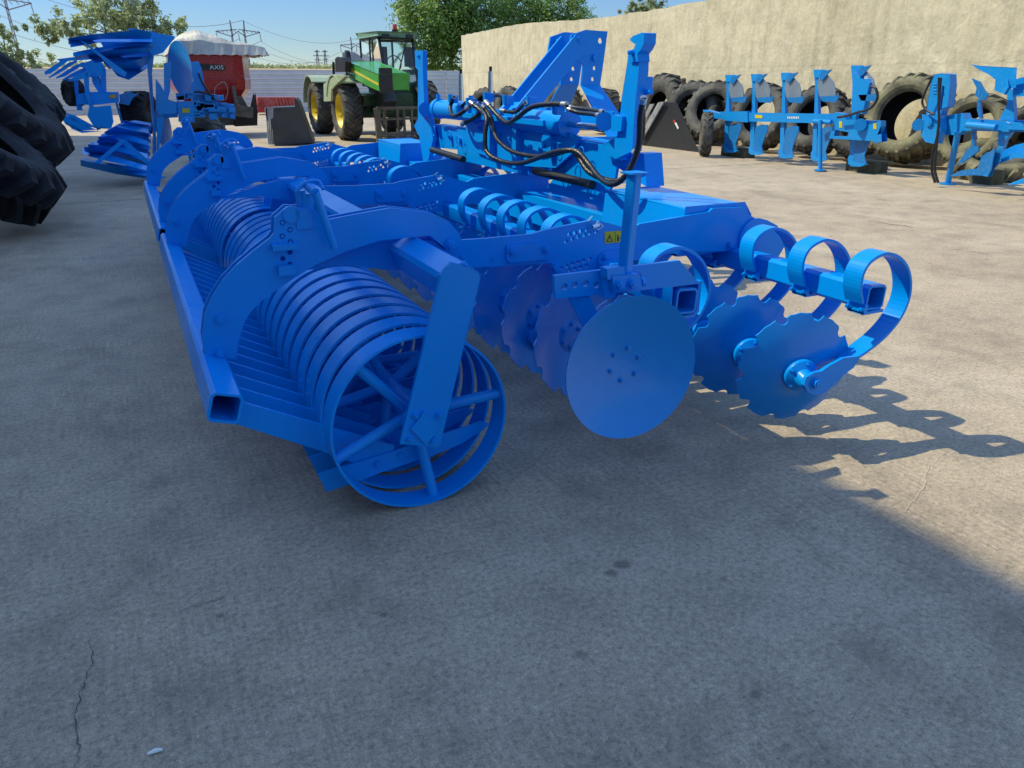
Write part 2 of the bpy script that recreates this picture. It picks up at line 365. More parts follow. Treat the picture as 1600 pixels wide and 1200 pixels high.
# ---- roller arms (twin curved plates)
AY = 2.45
arm_px = [(322, 560), (316, 527), (320, 490), (330, 466), (348, 438), (370, 414), (396, 392), (422, 372), (428, 364), (429, 340), (448, 323), (486, 325),
          (508, 344), (560, 334), (610, 325), (640, 328), (678, 334), (700, 345), (716, 362), (722, 376), (720, 389), (712, 395), (701, 393), (672, 368), (594, 376), (540, 393), (493, 414),
          (455, 438), (420, 462), (409, 470), (390, 490), (381, 505), (373, 535), (369, 561)]
arm_pts = PX(arm_px, Y=AY)
holes = [circle(P(*q, Y=AY), 0.0085) for q in ((441, 348), (453, 359), (441, 369), (454, 378), (453, 394), (442, 404), (453, 413))]
def arm(y):
    a = MB(); a.prism(arm_pts, (0, 0.012, 0), holes); 
    a.prism([p+Vector((0, 0.05, 0)) for p in arm_pts], (0, 0.012, 0))
    for q in ((344, 498), (344, 552), (708, 383)): a.bolt(P(*q, Y=AY), (0, -1, 0), 0.014, 0.012)
    a.cyl(P(455, 335, Y=AY), P(455, 335, Y=AY)+Vector((0, -0.006, 0)), 0.026, n=20)
    a.box(P(475, 342, Y=AY)+Vector((0, -0.002, 0)), (0.05, 0.008, 0.06))
    a.cyl(P(475, 330, Y=AY)+Vector((0, 0.03, 0.06)), P(475, 330, Y=AY)+Vector((0, 0.03, -0.02)), 0.016)
    # stop pins and little ledge plates
    for q in ((441, 348), (453, 359), (441, 369), (454, 378)): a.cyl(P(*q, Y=AY)+Vector((0, -.004, 0)), P(*q, Y=AY)+Vector((0, 0.03, 0)), 0.0055, n=8)
    a.box(P(443, 384, Y=AY)+Vector((0, -0.015, 0)), (0.075, 0.03, 0.018)); a.box(P(446, 420, Y=AY)+Vector((0, -0.015, 0)), (0.05, 0.03, 0.03))
    o = a.build('roller_arm', BLUE, HAR, bevel=0.0012)
    o.location.y += y-AY
    # spindle handle
    h = MB(); p1 = P(493, 301, Y=AY-0.05); p2 = P(523, 388, Y=AY-0.05)
    h.cyl(p1, p2, 0.0125, n=14); h.cyl(P(478, 288, Y=AY+0.02), p1, 0.014, n=10)
    h.tube(smoothpath([P(462, 300, Y=AY), P(478, 285, Y=AY), P(497, 283, Y=AY), P(505, 296, Y=AY-0.02)], 5), 0.0055, n=8)
    h.cyl(P(480, 302, Y=AY+0.02), P(480, 330, Y=AY+0.02), 0.018, n=14)
    h.build('spindle_handle', BLUE, o); COL.objects[-1].location.y += 0
    return o
a1 = arm(AY); a1h = [c for c in COL.objects if c.parent == a1]
for y in (4.4, 5.15, 7.15): dup(a1, HAR, shift=(0, y-AY, 0))
# ---- roller cross frame behind each arm pair and end plates
def rollerframe(y0, y1, near=True):
    c0 = P(714, 441, Y=2.05); cx, cz = c0.x, c0.z
    b = MB(); b.squaretube((cx, y0, cz), (cx, y1, cz), 0.10, 0.008, R(20)); b.box((cx, y0+0.006, cz), (0.094, 0.006, 0.094), Matrix.Rotation(R(-20), 3, 'Y')); fr = b.build('roller_frame', BLUE, HAR, bevel=0.001)
    return fr
fr1 = rollerframe(2.045, 4.70); fr2 = rollerframe(4.90, 7.46)
gp = PX([(455, 425), (493, 412), (540, 391), (594, 374.5), (671, 367), (704, 408), (706, 440), (660, 425), (600, 421), (540, 414)], Y=2.52)
for y in (2.52, 4.33, 5.24, 7.10):
    m = MB(); m.prism([p+Vector((0, y-2.52, 0)) for p in gp], (0, 0.014, 0)); m.prism([p+Vector((0, y-2.52+0.02, 0.0)) for p in gp], (0, 0.06, 0)); m.build('gusset', BLUE, HAR, bevel=0.001)
endp = PX([(706, 411), (742, 421), (749, 426), (751, 434), (686, 698), (626, 693), (689, 430), (697, 418)], Y=2.03)
e = MB(); e.prism(endp, (0, 0.012, 0))
bc = P(661, 667, Y=2.03)
dm = PX([(661, 641), (684, 663), (664, 691), (640, 668)], Y=2.034); e.prism(dm, (0, -0.014, 0))
for q in ((649, 649), (686, 648), (640, 685), (677, 688)): e.bolt(P(*q, Y=2.03), (0, -1, 0), 0.010, 0.007)
e.cyl(bc+Vector((0, 0.006, 0)), bc+Vector((0, 0.06, 0)), 0.05, n=20)
ep = e.build('end_plate', BLUE, HAR, bevel=0.002)
m = MB(); m.bolt(P(705, 383, Y=2.44), (0, -1, 0), 0.016, 0.012); m.build('pin', BLUE, a1)
for y in (4.68, 4.91, 7.45): dup(ep, HAR, shift=(0, y-2.03, 0))
# ---- longitudinal frame plates
FY = 2.5
P_left = [(660, 377), (722, 375), (755, 373), (830, 366), (850, 360), (925, 344), (938, 345), (985, 358), (1000, 350), (1080, 336)]
P_mid = [(1108, 331), (1114, 325.5)]
P_front = [(1160, 324), (1168, 334), (1180, 341), (1198, 343.5), (1214, 352), (1225, 366), (1226, 385), (1216, 402), (1196, 413), (1165, 405), (1140, 392)]
P_bot = [(1075, 393.5), (1000, 402), (945, 404), (938, 425), (868, 432), (862, 411), (740, 418), (660, 421)]
hp = [(747, 832), (793, 822), (838, 808), (880, 795), (722, 888), (770, 870), (817, 853), (865, 838), (908, 823), (955, 810),
      (683, 1095), (728, 1078), (772, 1062), (815, 1050), (860, 1038), (905, 1025), (745, 1112), (790, 1100), (835, 1088), (885, 1075)]
def frameplate(y, full):
    out = P_left+P_mid+(P_front if full else [(1150, 325), (1150, 393)])+P_bot
    pts = PX(out, Y=FY); hs = [circle(P(740+u/5, 200+v/5, Y=FY), 0.0088) for u, v in hp]
    m = MB(); m.prism(pts, (0, 0.016, 0), hs)
    # clamp plate with two bolts, pin, tie plate
    cp = PX([(792, 383), (852, 377), (856, 404), (796, 410), (790, 406), (790, 386)], Y=FY); m.prism(cp, (0, -0.012, 0))
    for q in ((801, 392), (853, 389)): m.bolt(P(*q, Y=FY-0.012), (0, -1, 0), 0.014, 0.010)
    for q in ((722, 401), (770, 406)): m.cyl(P(*q, Y=FY)+Vector((0, -0.004, 0)), P(*q, Y=FY), 0.007, n=10)
    lc = P(868, 418, Y=FY); m.cyl(lc+Vector((0, -0.02, 0)), lc+Vector((0, 0.02, 0)), 0.014)
    q = [(932, 425), (934, 402), (940, 394), (950, 391), (1010, 389), (1010, 405), (955, 408), (950, 425)]
    m.prism(PX(q, Y=FY), (0, -0.008, 0)); m.bolt(P(945, 402, Y=FY-0.008), (0, -1, 0), 0.012)
    # linch pin and cotter
    m.tube(PX([(926, 357), (934, 346), (942, 354), (935, 359)], Y=FY-0.012), 0.003, n=6, mi=1, ring=True)
    m.cyl(P(918, 346, Y=FY-0.01), P(925, 338, Y=FY+0.02), 0.003, n=6, mi=1)
    m.cyl(P(926, 355, Y=FY-0.02), P(936, 352, Y=FY-0.02), 0.008, n=8, mi=1)
    if full:
        c = P(1178, 372, Y=FY-0.001); m.cyl(c, c+Vector((0, -0.010, 0)), 0.085, n=32)
        m.bolt(P(1140, 383, Y=FY), (0, -1, 0), 0.014)
    o = m.build('side_plate', [BLUE, CHROME], HAR, bevel=0.001); o.location.y += y-FY
    return o
sp1 = frameplate(FY, True); frameplate(4.15, False); frameplate(5.15, False); frameplate(6.82, True)
# warning sticker on the near plate
st = MB(); y = FY-0.001
a_, b_, c_, d_ = [P(*q, Y=y) for q in ((944.5, 362), (978, 360), (978, 377.5), (945, 380.5))]
st.prism([a_, b_, c_, d_], (0, -0.0015, 0), mi=0)
def sti(pts, mi=1, k=0.0016): st.prism(PX(pts, Y=y-k), (0, -0.0008, 0), mi=mi)
sti([(947, 378), (952.5, 366), (958, 377.5)]); 
st.prism(PX([(949, 376.8), (952.5, 368.8), (956, 376.3)], Y=y-0.0028), (0, -0.0005, 0), mi=0)
sti([(952, 370), (953, 370), (953, 374), (952, 374)], 1, 0.0035)
sti([(961, 362), (961.6, 362), (961.6, 379), (961, 379)]); sti([(964, 366.5), (966, 366.3), (966, 368.3), (964, 368.5)]); sti([(964.3, 369.5), (967, 369.3), (967, 376.5), (964.3, 376.8)])
sti([(969, 371), (977, 369.5), (977, 371.5), (969, 373)]); sti([(970, 374.5), (975, 374), (975, 375.5), (970, 376)]); sti([(971, 366), (974, 365.7), (974, 368.5), (971, 368.7)])
st.build('warning_sticker', [YELLOW, BLACK], sp1)
# ---- coulter beams (square tubes across)
TY = 1.78
RX, RZ = P(1073, 471, Y=2.0).x, P(1073, 471, Y=2.0).z
FX, FZ = P(1369, 465, Y=TY+0.01).x, P(1369, 465, Y=TY+0.01).z
for (x, z, y0) in ((RX, RZ, 2.0), (FX, FZ, TY+0.01)):
    for ya, yb in ((y0, 4.5), (4.8, 7.35)):
        m = MB(); m.squaretube((x, ya, z), (x, yb, z), 0.088, 0.008, R(-3)); m.build('coulter_beam', BLUE, HAR, bevel=0.001)
# clamp shoe round the near end of the rear beam
m = MB()
for r_, a0 in ((0.062, 0),):
    o_ = [(-0.062, 0.062), (0.062, 0.062), (0.062, -0.045), (0.045, -0.062), (-0.045, -0.062), (-0.062, -0.045)]
    i_ = [(-0.052, 0.052), (0.052, 0.052), (0.052, -0.04), (0.04, -0.052), (-0.04, -0.052), (-0.052, -0.04)]
    T = lambda q: Vector((RX+q[0], 2.01, RZ+q[1]))
    m.prism([T(q) for q in o_], (0, 0.07, 0), [[T(q) for q in i_]])
m.build('beam_clamp', BLUE, HAR, bevel=0.002)
# ---- spring tines with hubs and discs
def disc_mesh(dia, notched, mb, M, depth=0.045):
    R0 = dia/2; n = 144; rr = [0.0, 0.06, 0.14, 0.25, 0.45, 0.62, 0.78, 0.9, 1.0]; vs = []; 
    def rad(a):
        if not notched: return R0
        ph = (a*10/(2*pi)) % 1.0; d = abs(ph-0.5)/0.5   # 10 notches
        return R0*(1-0.115*math.sqrt(max(0, 1-(d/0.34)**2))) if d < 0.34 else R0*(1-0.014*math.sin(pi*(d-0.34)/0.66))
    for side in (0, 1):
        for ri in rr[1:]:
            for i in range(n):
                a = 2*pi*i/n; r = rad(a)*ri if ri > 0.75 else R0*0.9*ri*1.0
                if ri > 0.75: r = R0*0.9*0.62+(rad(a)-R0*0.9*0.62)*(ri-0.62)/0.38
                q = min(1.0, r/R0); fl = q*q
                vs.append(M@Vector((r*cos(a), r*sin(a), depth*fl+(0.005 if side else 0))))
    k = len(rr)-1; F = []
    for side in (0, 1):
        o = side*k*n
        for j in range(k-1):
            for i in range(n):
                i2 = (i+1) % n; q = (o+j*n+i, o+j*n+i2, o+(j+1)*n+i2, o+(j+1)*n+i); F.append(q if side else tuple(reversed(q)))
        mb.add([vs[o+i] for i in range(n)], [tuple(range(n)) if side else tuple(reversed(range(n)))], 0, False)
    mb.add(vs, F, 0, True)
    o = (k-1)*n
    mb.add([vs[o+i] for i in range(n)]+[vs[k*n+o+i] for i in range(n)], [(i, (i+1) % n, n+(i+1) % n, n+i) for i in range(n)], 0, False)
def frame_from(nrm, c, spin=0.0):   # local z -> nrm
    q = Vector(nrm).normalized().to_track_quat('Z', 'Y').to_matrix().to_4x4()
    return Matrix.Translation(c) @ q @ Matrix.Rotation(spin, 4, 'Z')
def boltring(mb, M, r, n, z, br=0.008, dirz=1):
    for i in range(n):
        a = 2*pi*i/n+0.3; p = M@Vector((r*cos(a), r*sin(a), z)); d = (M.to_3x3()@Vector((0, 0, dirz)))
        mb.bolt(p, d, br, 0.006)
# front tine, traced near end at Y = 1.88 (strip 75 mm wide)
tine_px = [(1349, 474), (1346, 452), (1350, 428), (1361, 410), (1378, 399), (1392, 397), (1408, 404), (1420, 421), (1424, 447), (1419, 474), (1404, 503), (1380, 530), (1352, 552)]
tp = smoothpath(PX(tine_px, Y=TY), 4)
def strip(mb, path, y0, y1, th):
    n = len(path); vs = []
    for i, p in enumerate(path):
        t = path[min(i+1, n-1)]-path[max(i-1, 0)]; t.y = 0; t.normalize(); nn = Vector((-t.z, 0, t.x))
        ya, yb = (y0[i], y1[i]) if isinstance(y0, list) else (y0, y1)
        for yy, s_ in ((ya, 1), (yb, 1), (yb, -1), (ya, -1)): vs.append(Vector((p.x, yy, p.z))+nn*th/2*s_)
    F = [(0, 1, 2, 3), tuple(reversed([4*(n-1)+j for j in range(4)]))]
    for i in range(n-1):
        for j in range(4): j2 = (j+1) % 4; F.append((4*i+j, 4*i+4+j, 4*i+4+j2, 4*i+j2))
    mb.add(vs, F)
def tine(nut_px=(1273, 599)):
    m = MB(); n = len(tp); y0 = [TY]*n; y1 = [TY+0.075]*n
    end = PX([(1330, 566), (1305, 580), (1285, 592)], Y=TY); path = tp+end
    y0 = [TY]*len(path); y1 = [TY+0.075]*n+[TY+0.06, TY+0.035, TY+0.02]
    strip(m, path, y0, y1, 0.011)
    # flat end lug round the nut
    lug = PX([(1345, 556), (1334, 574), (1310, 592), (1296, 606), (1287, 614), (1275, 617), (1262, 613), (1256, 602), (1260, 590), (1272, 583), (1284, 580), (1296, 572), (1318, 560)], Y=TY-0.002)
    m.prism(lug, (0, 0.012, 0))
    nc = P(*nut_px, Y=TY-0.002)
    m.bolt(nc, (0, -1, 0), 0.017, 0.012); m.cyl(nc, nc+Vector((0, 0.05, 0)), 0.024, n=18)
    # clamp: yoke on the tube with two bolt studs
    c = Vector((FX, TY+0.0375, FZ))
    m.box(c+Vector((-0.052, 0, -0.035)), (0.016, 0.075, 0.035)); m.box(c+Vector((-0.01, 0, -0.050)), (0.10, 0.07, 0.010))
    for s_ in (-1, 1): m.bolt(c+Vector((-0.06, 0.028*s_, -0.035)), (-1, 0, 0), 0.008, 0.012)
    return m, nc
m, nc = tine(); t0 = m.build('spring_tine', BLUE, HAR, bevel=0.0012)
NF = Vector((-sin(R(16)), -cos(R(16)), -0.12)).normalized()  # outward normal of the face turned to the camera
dc = nc+Vector((0.012, 0.085, 0.004))
d = MB(); Mx = frame_from(-NF, dc-NF*0.0, 0.25); disc_mesh(0.432, True, d, Mx, 0.05)
disc0 = d.build('disc', BLUE2, HAR)
h = MB(); h.lathe([(0.0, -0.07), (0.03, -0.07), (0.034, -0.03), (0.06, -0.018), (0.062, -0.004), (0.0, -0.004)], Mx, n=28, closed=False); boltring(h, Mx, 0.05, 5, -0.018, 0.007, -1)
hub0 = h.build('hub', BLUE, disc0, bevel=0.001)
for k in range(1, 20):
    y = TY+0.265*k
    if 4.45 < y < 4.8: continue
    dup(t0, HAR, shift=(0, 0.265*k, 0)); 
    dd = dup(disc0, HAR, shift=(0, 0.265*k, 0))
# rear row: same tine, carried higher on the rear beam; discs angled the other way with the hollow side to the camera
NR = Vector((sin(R(14)), -cos(R(14)), 0.10)).normalized()
rc = dc+Vector((RX-FX, 0.24, RZ-FZ+0.075))
d = MB(); Mr = frame_from(NR, rc, 0.1); disc_mesh(0.445, True, d, Mr, 0.05); dr0 = d.build('disc', BLUE2, HAR)
h = MB(); h.lathe([(0.0, -0.07), (0.03, -0.07), (0.034, -0.03), (0.06, -0.018), (0.062, -0.002), (0.0, -0.002)], Mr, n=28, closed=False); h.lathe([(0.0, 0.0055), (0.062, 0.0055), (0.064, 0.009), (0.0, 0.009)], Mr, n=28, closed=False); boltring(h, Mr, 0.045, 6, 0.009, 0.007, 1)
h.build('hub', BLUE2, dr0, bevel=0.001)
y_first = dr0.location.y
for i, y in enumerate((2.12, 2.62, 2.84, 3.06, 3.28, 3.50, 3.76, 4.35, 5.0, 5.40, 5.62, 5.84, 6.06, 6.30, 6.55, 7.05)):
    dup(t0, HAR, shift=(RX-FX, y-TY-0.04, RZ-FZ+0.01))
for k in range(1, 19): dup(dr0, HAR, shift=(0, 0.27*k, 0))
# plain edge disc at the near end
pc = P(973, 568, Y=1.87)
d = MB(); Np = Vector((-sin(R(3)), -cos(R(3)), 0.04)).normalized(); Mp = frame_from(Np, pc, 0); disc_mesh(0.452, False, d, Mp, 0.055)
pd = tag(d.build('disc', BLUE2, HAR), label='plain round edge disc without notches')
h = MB()
boltring(h, Mp, 0.052, 6, 0.007, 0.0065, 1); h.lathe([(0.0, -0.09), (0.035, -0.09), (0.04, -0.03), (0.065, -0.02), (0.065, -0.002), (0.0, -0.002)], Mp, n=28, closed=False)
h.build('hub', BLUE2, pd)
# ---- edge disc carrier plate, clamp and parking jack post
JY = 1.955
m = MB(); pl = PX([(866, 431), (948, 421), (1062, 407), (1092, 442), (1000, 454), (868, 467)], Y=JY)
m.prism(pl, (0, 0.014, 0), [circle(P(*q, Y=JY), 0.011, n=14) for q in ((882, 448), (898, 445), (915, 443), (932, 445))])
m.prism(PX([(948, 421), (960, 419), (962, 465), (945, 466)], Y=JY-0.03), (0, 0.03, 0))
m.build('carrier_plate', BLUE, HAR, bevel=0.0015)
m = MB(); c = P(981, 440, Y=JY-0.03)
m.prism(PX([(958, 432), (1001, 428), (1003, 450), (960, 455)], Y=JY-0.055), (0, 0.05, 0))
m.prism(PX([(950, 421), (975, 417), (978, 432), (950, 436)], Y=JY-0.05), (0, 0.04, 0))
for q in ((967, 445), (987, 443)): m.bolt(P(*q, Y=JY-0.055), (0, -1, 0), 0.013, 0.012)
m.cyl(P(1001, 441, Y=JY-0.04), P(1007, 440, Y=JY-0.04), 0.014, n=12)
m.build('jack_clamp', BLUE, HAR, bevel=0.002)
m = MB(); p1 = P(975.5, 430, Y=JY-0.02); p2 = P(991.5, 270, Y=JY-0.02)
m.squaretube(p2, p1, 0.036, 0.005, 0.35); m.box(p2, (0.060, 0.060, 0.006)); m.build('jack_post', BLUE, HAR, bevel=0.001)
# disc arm: link from carrier plate down to the plain disc hub
m = MB(); m.bar(P(900, 455, Y=JY+0.03), pc+Vector((0, 0.09, 0)), 0.02, 0.06); m.build('disc_arm', BLUE, HAR, bevel=0.001)
# ---- front cross box beams
for y0, y1 in ((2.52, 3.12), (6.18, 6.80)):
    m = MB(); m.prism([(1.98, y0, 0.60), (2.0, y0, 0.79), (2.30, y0, 0.79), (2.34, y0, 0.74), (2.34, y0, 0.60)], (0, y1-y0, 0)); m.build('wing_beam', BLUE, HAR, bevel=0.006)
m = MB(); m.prism([(2.05, 3.0, 0.50), (2.05, 3.0, 0.66), (2.30, 3.0, 0.66), (2.30, 3.0, 0.50)], (0, 3.3, 0)); m.build('centre_beam', BLUE, HAR, bevel=0.006)
#m = MB(); m.prism([(1.20, 2.53, 0.60), (1.20, 2.53, 0.70), (1.30, 2.53, 0.70), (1.30, 2.53, 0.60)], (0, 4.28, 0)); m.build('cross_beam', BLUE, HAR, bevel=0.004)
# ---- headstock plates
HX = 2.10
rw = PX([(860, 226), (888, 217), (940, 226), (964, 214), (968, 190), (990, 190), (988, 240), (981, 260), (964, 260), (960, 284), (952, 297), (951, 322), (943, 332), (934, 328), (931, 321), (852, 298), (864, 280), (860, 250)], X=HX)
m = MB(); m.prism(rw, (0.014, 0, 0), [circle(P(943, 313, X=HX), 0.014, 'X')])
for q in ((969, 245), (979, 245)): m.bolt(P(*q, X=HX), (-1, 0, 0), 0.016, 0.03)
m.prism(PX([(860, 222), (964, 236), (966, 228), (885, 214)], X=HX+0.02), (0.12, 0, 0))
m.cyl(P(944, 312, X=HX), P(944, 312, X=HX)+Vector((-0.02, 0, 0)), 0.035, n=20)
m.prism(PX([(966, 262), (1010, 292), (1006, 240), (990, 238)], X=HX+0.03), (0.10, 0, 0))
m.build('wing_bracket', BLUE, HAR, bevel=0.002)
lw = PX([(676, 196), (705, 200), (780, 212), (860, 240), (855, 275), (800, 262), (735, 236), (676, 230)], X=HX+0.004)
m = MB(); m.prism(lw, (0.014, 0, 0)); m.prism(PX([(676, 194), (705, 198), (780, 210), (858, 238), (858, 246), (780, 220), (676, 204)], X=HX+0.02), (0.10, 0, 0))
for q in ((705, 215), (722, 219)): m.cyl(P(*q, X=HX), P(*q, X=HX)+Vector((-0.03, 0, 0)), 0.02, n=14)
m.build('wing_bracket', BLUE, HAR, bevel=0.002)
ct = PX([(727, 178), (740, 168), (790, 172), (868, 176), (872, 200), (905, 214), (893, 240), (868, 262), (800, 258), (745, 238), (728, 205)], X=HX-0.03)
m = MB(); m.prism(ct, (0.016, 0, 0), [circle(P(852, 228, X=HX-0.03), 0.02, 'X')])
m.prism(PX([(846, 216), (850, 206), (858, 208), (861, 222), (860, 246), (853, 246), (853, 224), (847, 232)], X=HX-0.06), (0.03, 0, 0))
m.prism(PX([(800, 170), (806, 168), (806, 262), (800, 262)], X=HX-0.07), (0.04, 0, 0)); m.prism(PX([(760, 170), (765, 170), (765, 246), (760, 246)], X=HX-0.07), (0.04, 0, 0))
m.prism([p+Vector((0.35, 0, 0)) for p in PX([(740, 168), (868, 176), (872, 200), (745, 190)], X=HX-0.03)], (0.016, 0, 0))
m.box((HX+0.14, CY, 0.86), (0.30, 1.1, 0.22))
for i in range(7):
    q = (750+i*16, 200+i*5.5); m.bolt(P(*q, X=HX-0.03), (-1, 0, 0), 0.012, 0.012)
for q in ((770, 182), (790, 186), (815, 190), (835, 194)): m.box(P(*q, X=HX-0.04), (0.03, 0.05, 0.035))
m.build('headstock', BLUE, HAR, bevel=0.002)
# ---- tall folding arms
UX = 2.06
ur = PX([(982, 84), (999, 82), (998, 112), (994, 150), (990, 200), (988, 236), (962, 248), (942, 238), (945, 226), (965, 214), (972, 150), (979, 107)], X=UX)
m = MB(); m.prism(ur, (0.05, 0, 0), mi=0)
hk = PX([(985, 60), (990, 56), (1004, 51), (1007, 52), (1006, 68), (1001, 78), (996, 84), (997, 96), (984, 97), (984, 84), (991, 76), (993, 69), (988, 66), (985, 63)], X=UX-0.01)
m.prism(hk, (0.06, 0, 0)); m.bolt(P(989, 82, X=UX-0.01), (-1, 0, 0), 0.010, 0.02)
m.cyl(P(945, 190, X=UX-0.04), P(945, 190, X=UX+0.06), 0.042, n=22); m.prism(PX([(955, 180), (972, 182), (970, 205), (955, 205)], X=UX-0.02), (0.05, 0, 0))
m.box(P(1004, 131, X=UX+0.08), (0.06, 0.07, 0.06)); m.cyl(P(1000, 146, X=UX+0.05), P(1018, 143, X=UX+0.05), 0.012, n=10)
m.build('folding_arm', BLUE, HAR, bevel=0.002)
ul = PX([(648, 79), (661, 79), (661, 107), (663, 160), (672, 187), (677, 217), (669, 252), (662, 256), (655, 212), (647, 197), (653, 185), (653, 109), (649, 104)], X=UX)
m = MB(); m.prism(ul, (0.03, 0, 0)); m.cyl(P(665, 171, X=UX-0.05), P(665, 171, X=UX+0.05), 0.05, n=20); m.bolt(P(655, 88, X=UX), (-1, 0, 0), 0.012)
m.build('folding_arm', BLUE, HAR, bevel=0.002)
# ---- hydraulic cylinders
for a_, b_, c_, nm in (((815, 189), (890, 192), (940, 190), 0), ((746, 173), (685, 172), (663, 171), 1)):
    pa, pb, pc_ = (P(*q, X=UX+0.02) for q in (a_, b_, c_)); zz = (pa.z+pb.z)/2; pa.z = pb.z = pc_.z = zz
    d_ = (pb-pa).normalized()
    m = MB(); m.cyl(pa, pb, 0.062, n=28); m.cyl(pb-d_*0.05, pb+d_*0.004, 0.068, n=28); m.cyl(pa-d_*0.004, pa+d_*0.04, 0.068, n=28); m.cyl(pa-d_*0.07+Vector((-0.05, 0, 0)), pa-d_*0.07+Vector((0.05, 0, 0)), 0.05, n=20)
    m.cyl(pb-d_*0.06+Vector((-0.02, 0, 0.06)), pb-d_*0.06+Vector((-0.02, 0, 0.10)), 0.016, n=8); m.cyl(pa+d_*0.06+Vector((-0.02, 0, 0.06)), pa+d_*0.06+Vector((-0.02, 0, 0.10)), 0.016, n=8)
    cy = m.build('hydraulic_cylinder', BLUE, HAR, bevel=0.002)
    m = MB(); m.cyl(pb-d_*0.02, pc_, 0.0155, n=16); m.build('piston_rod', CHROME, cy)
# ---- three-point mast
mast = MB(); TX = 2.62
# diagonal brace (two bars)
for yy in (CY-0.13, CY+0.05):
    t = P(884, 72, Y=yy); bt = P(795, 170, Y=yy)
    mast.bar((2.20, yy, 1.02), (2.66, yy, 1.49), 0.018, 0.115, (0, 0, 1))
mast.bar((2.24, CY+0.02, 1.06), (2.30, CY+0.02, 1.12), 0.28, 0.06)
# splayed front plates
for s_, yy in ((-1, CY-0.12), (1, CY+0.15)):
    top = [(2.60, 1.36), (2.56, 1.50), (2.66, 1.545), (2.86, 1.535), (2.83, 1.30), (2.80, 1.16)]
    T = lambda x, y_, z: Vector((x, y_, z))
    up_ = [T(2.58, yy, 1.43), T(2.60, yy, 1.53), T(2.70, yy, 1.56), T(2.86, yy, 1.555), T(2.84, yy, 1.38), T(2.82, yy, 1.24), T(2.68, yy, 1.24), T(2.69, yy, 1.36), T(2.64, yy, 1.39)]
    mast.prism(up_, (0, 0.016, 0), [circle((2.81, yy, 1.50), 0.018), circle((2.77, yy, 1.40), 0.018), circle((2.775, yy, 1.34), 0.014), circle((2.765, yy, 1.275), 0.014)])
    y2 = yy+s_*0.36
    mast.hexa([T(2.68, yy, 1.24), T(2.82, yy, 1.24), T(2.82, yy+0.016, 1.24), T(2.68, yy+0.016, 1.24), T(2.68, y2, 0.93), T(2.88, y2, 0.93), T(2.88, y2+0.016, 0.93), T(2.68, y2+0.016, 0.93)])
    mast.bar((2.30, y2, 0.90), (2.84, y2, 0.90), 0.03, 0.10)
    mast.bolt((2.65, yy, 1.50), (0, -1, 0), 0.022, 0.02)
mast.cyl((2.77, CY-0.14, 1.40), (2.77, CY+0.17, 1.40), 0.02, n=16)
# hose rack with hooks hanging between the plates
hk = PX([(858, 130), (862, 112), (868, 100), (878, 97), (883, 92), (890, 91), (886, 96), (882, 99), (888, 101), (884, 105), (879, 106), (880, 114), (887, 116), (885, 120), (878, 120), (874, 124), (870, 128), (862, 124)], Y=CY)
mast.prism(hk, (0, 0.012, 0))
mo = mast.build('mast', BLUE, HAR, bevel=0.002)
m = MB(); yy = CY-0.34-0.004; m.box((2.78, CY-0.40, 1.00), (0.09, 0.012, 0.05), Matrix.Rotation(R(-49), 3, 'X')); m.build('warning_sticker', YELLOW, mo)
# chromed lower-link pins standing up behind the beam
for q in ((721, 155), (767, 155)):
    p = P(*q, X=2.62); m = MB(); m.cyl(p+Vector((0, 0, -0.05)), p+Vector((0, 0, 0.20)), 0.024, 0.018, n=14, mi=0); m.cyl(p+Vector((0, 0, 0.20)), p+Vector((0, 0, 0.235)), 0.012, n=8, mi=1); m.build('link_pin', [CHROME, BLACK], HAR)
# ---- hoses
def hose(pts, X=1.96, r=0.0125, s=(4, 700, 0), dx=None):
    pp = [P(s[1]+u/s[0], s[2]+v/s[0], X=X) for u, v in pts]
    for i, p in enumerate(pp): p.x += 0.02*sin(i*1.3)
    m = MB(); path = smoothpath(pp, 8); rs = [r*(1+0.10*(i % 2)) for i in range(len(path))]
    m.tube(path, rs, n=12); o = m.build('hydraulic_hose', HOSE, HAR)
    for a_, b_ in ((path[0], path[3]), (path[-1], path[-4])): c = MB(); c.cyl(a_, b_, r*1.25, n=10); c.build('hose_fitting', ZINC, o)
hose([(40, 600), (12, 625), (5, 670), (40, 722), (90, 712), (130, 668)])
hose([(140, 640), (185, 690), (232, 740), (245, 850), (262, 950), (330, 1008), (420, 1022), (520, 1000), (640, 962), (740, 940), (800, 950), (860, 1030), (940, 1105), (1040, 1150), (1105, 1118), (1140, 1020), (1170, 900), (1205, 720), (1250, 610)], 1.93)
hose([(215, 660), (240, 720), (270, 800), (330, 880), (430, 950), (560, 978), (660, 960), (760, 938), (830, 975), (900, 1075), (1000, 1130), (1080, 1125)], 1.97)
hose([(235, 635), (290, 720), (360, 768), (440, 740), (540, 670), (640, 650), (720, 655)], 1.95)
hose([(150, 650), (180, 700), (150, 740), (100, 775)], 1.98)
hose([(745, 680), (800, 705), (880, 712), (965, 722)], 2.02, 0.010)
hose([(745, 668), (820, 680), (900, 690), (990, 700)], 2.05, 0.010)
hose([(235, 600), (300, 595), (350, 615), (385, 640)], 2.05, 0.013)
hose([(60, 690), (95, 640), (140, 632), (180, 655), (215, 645)], 2.00, 0.010)
hose([(330, 690), (400, 700), (455, 660), (500, 640)], 1.97, 0.010)
hose([(1160, 960), (1185, 880), (1205, 760), (1232, 640)], 1.98, 0.011)
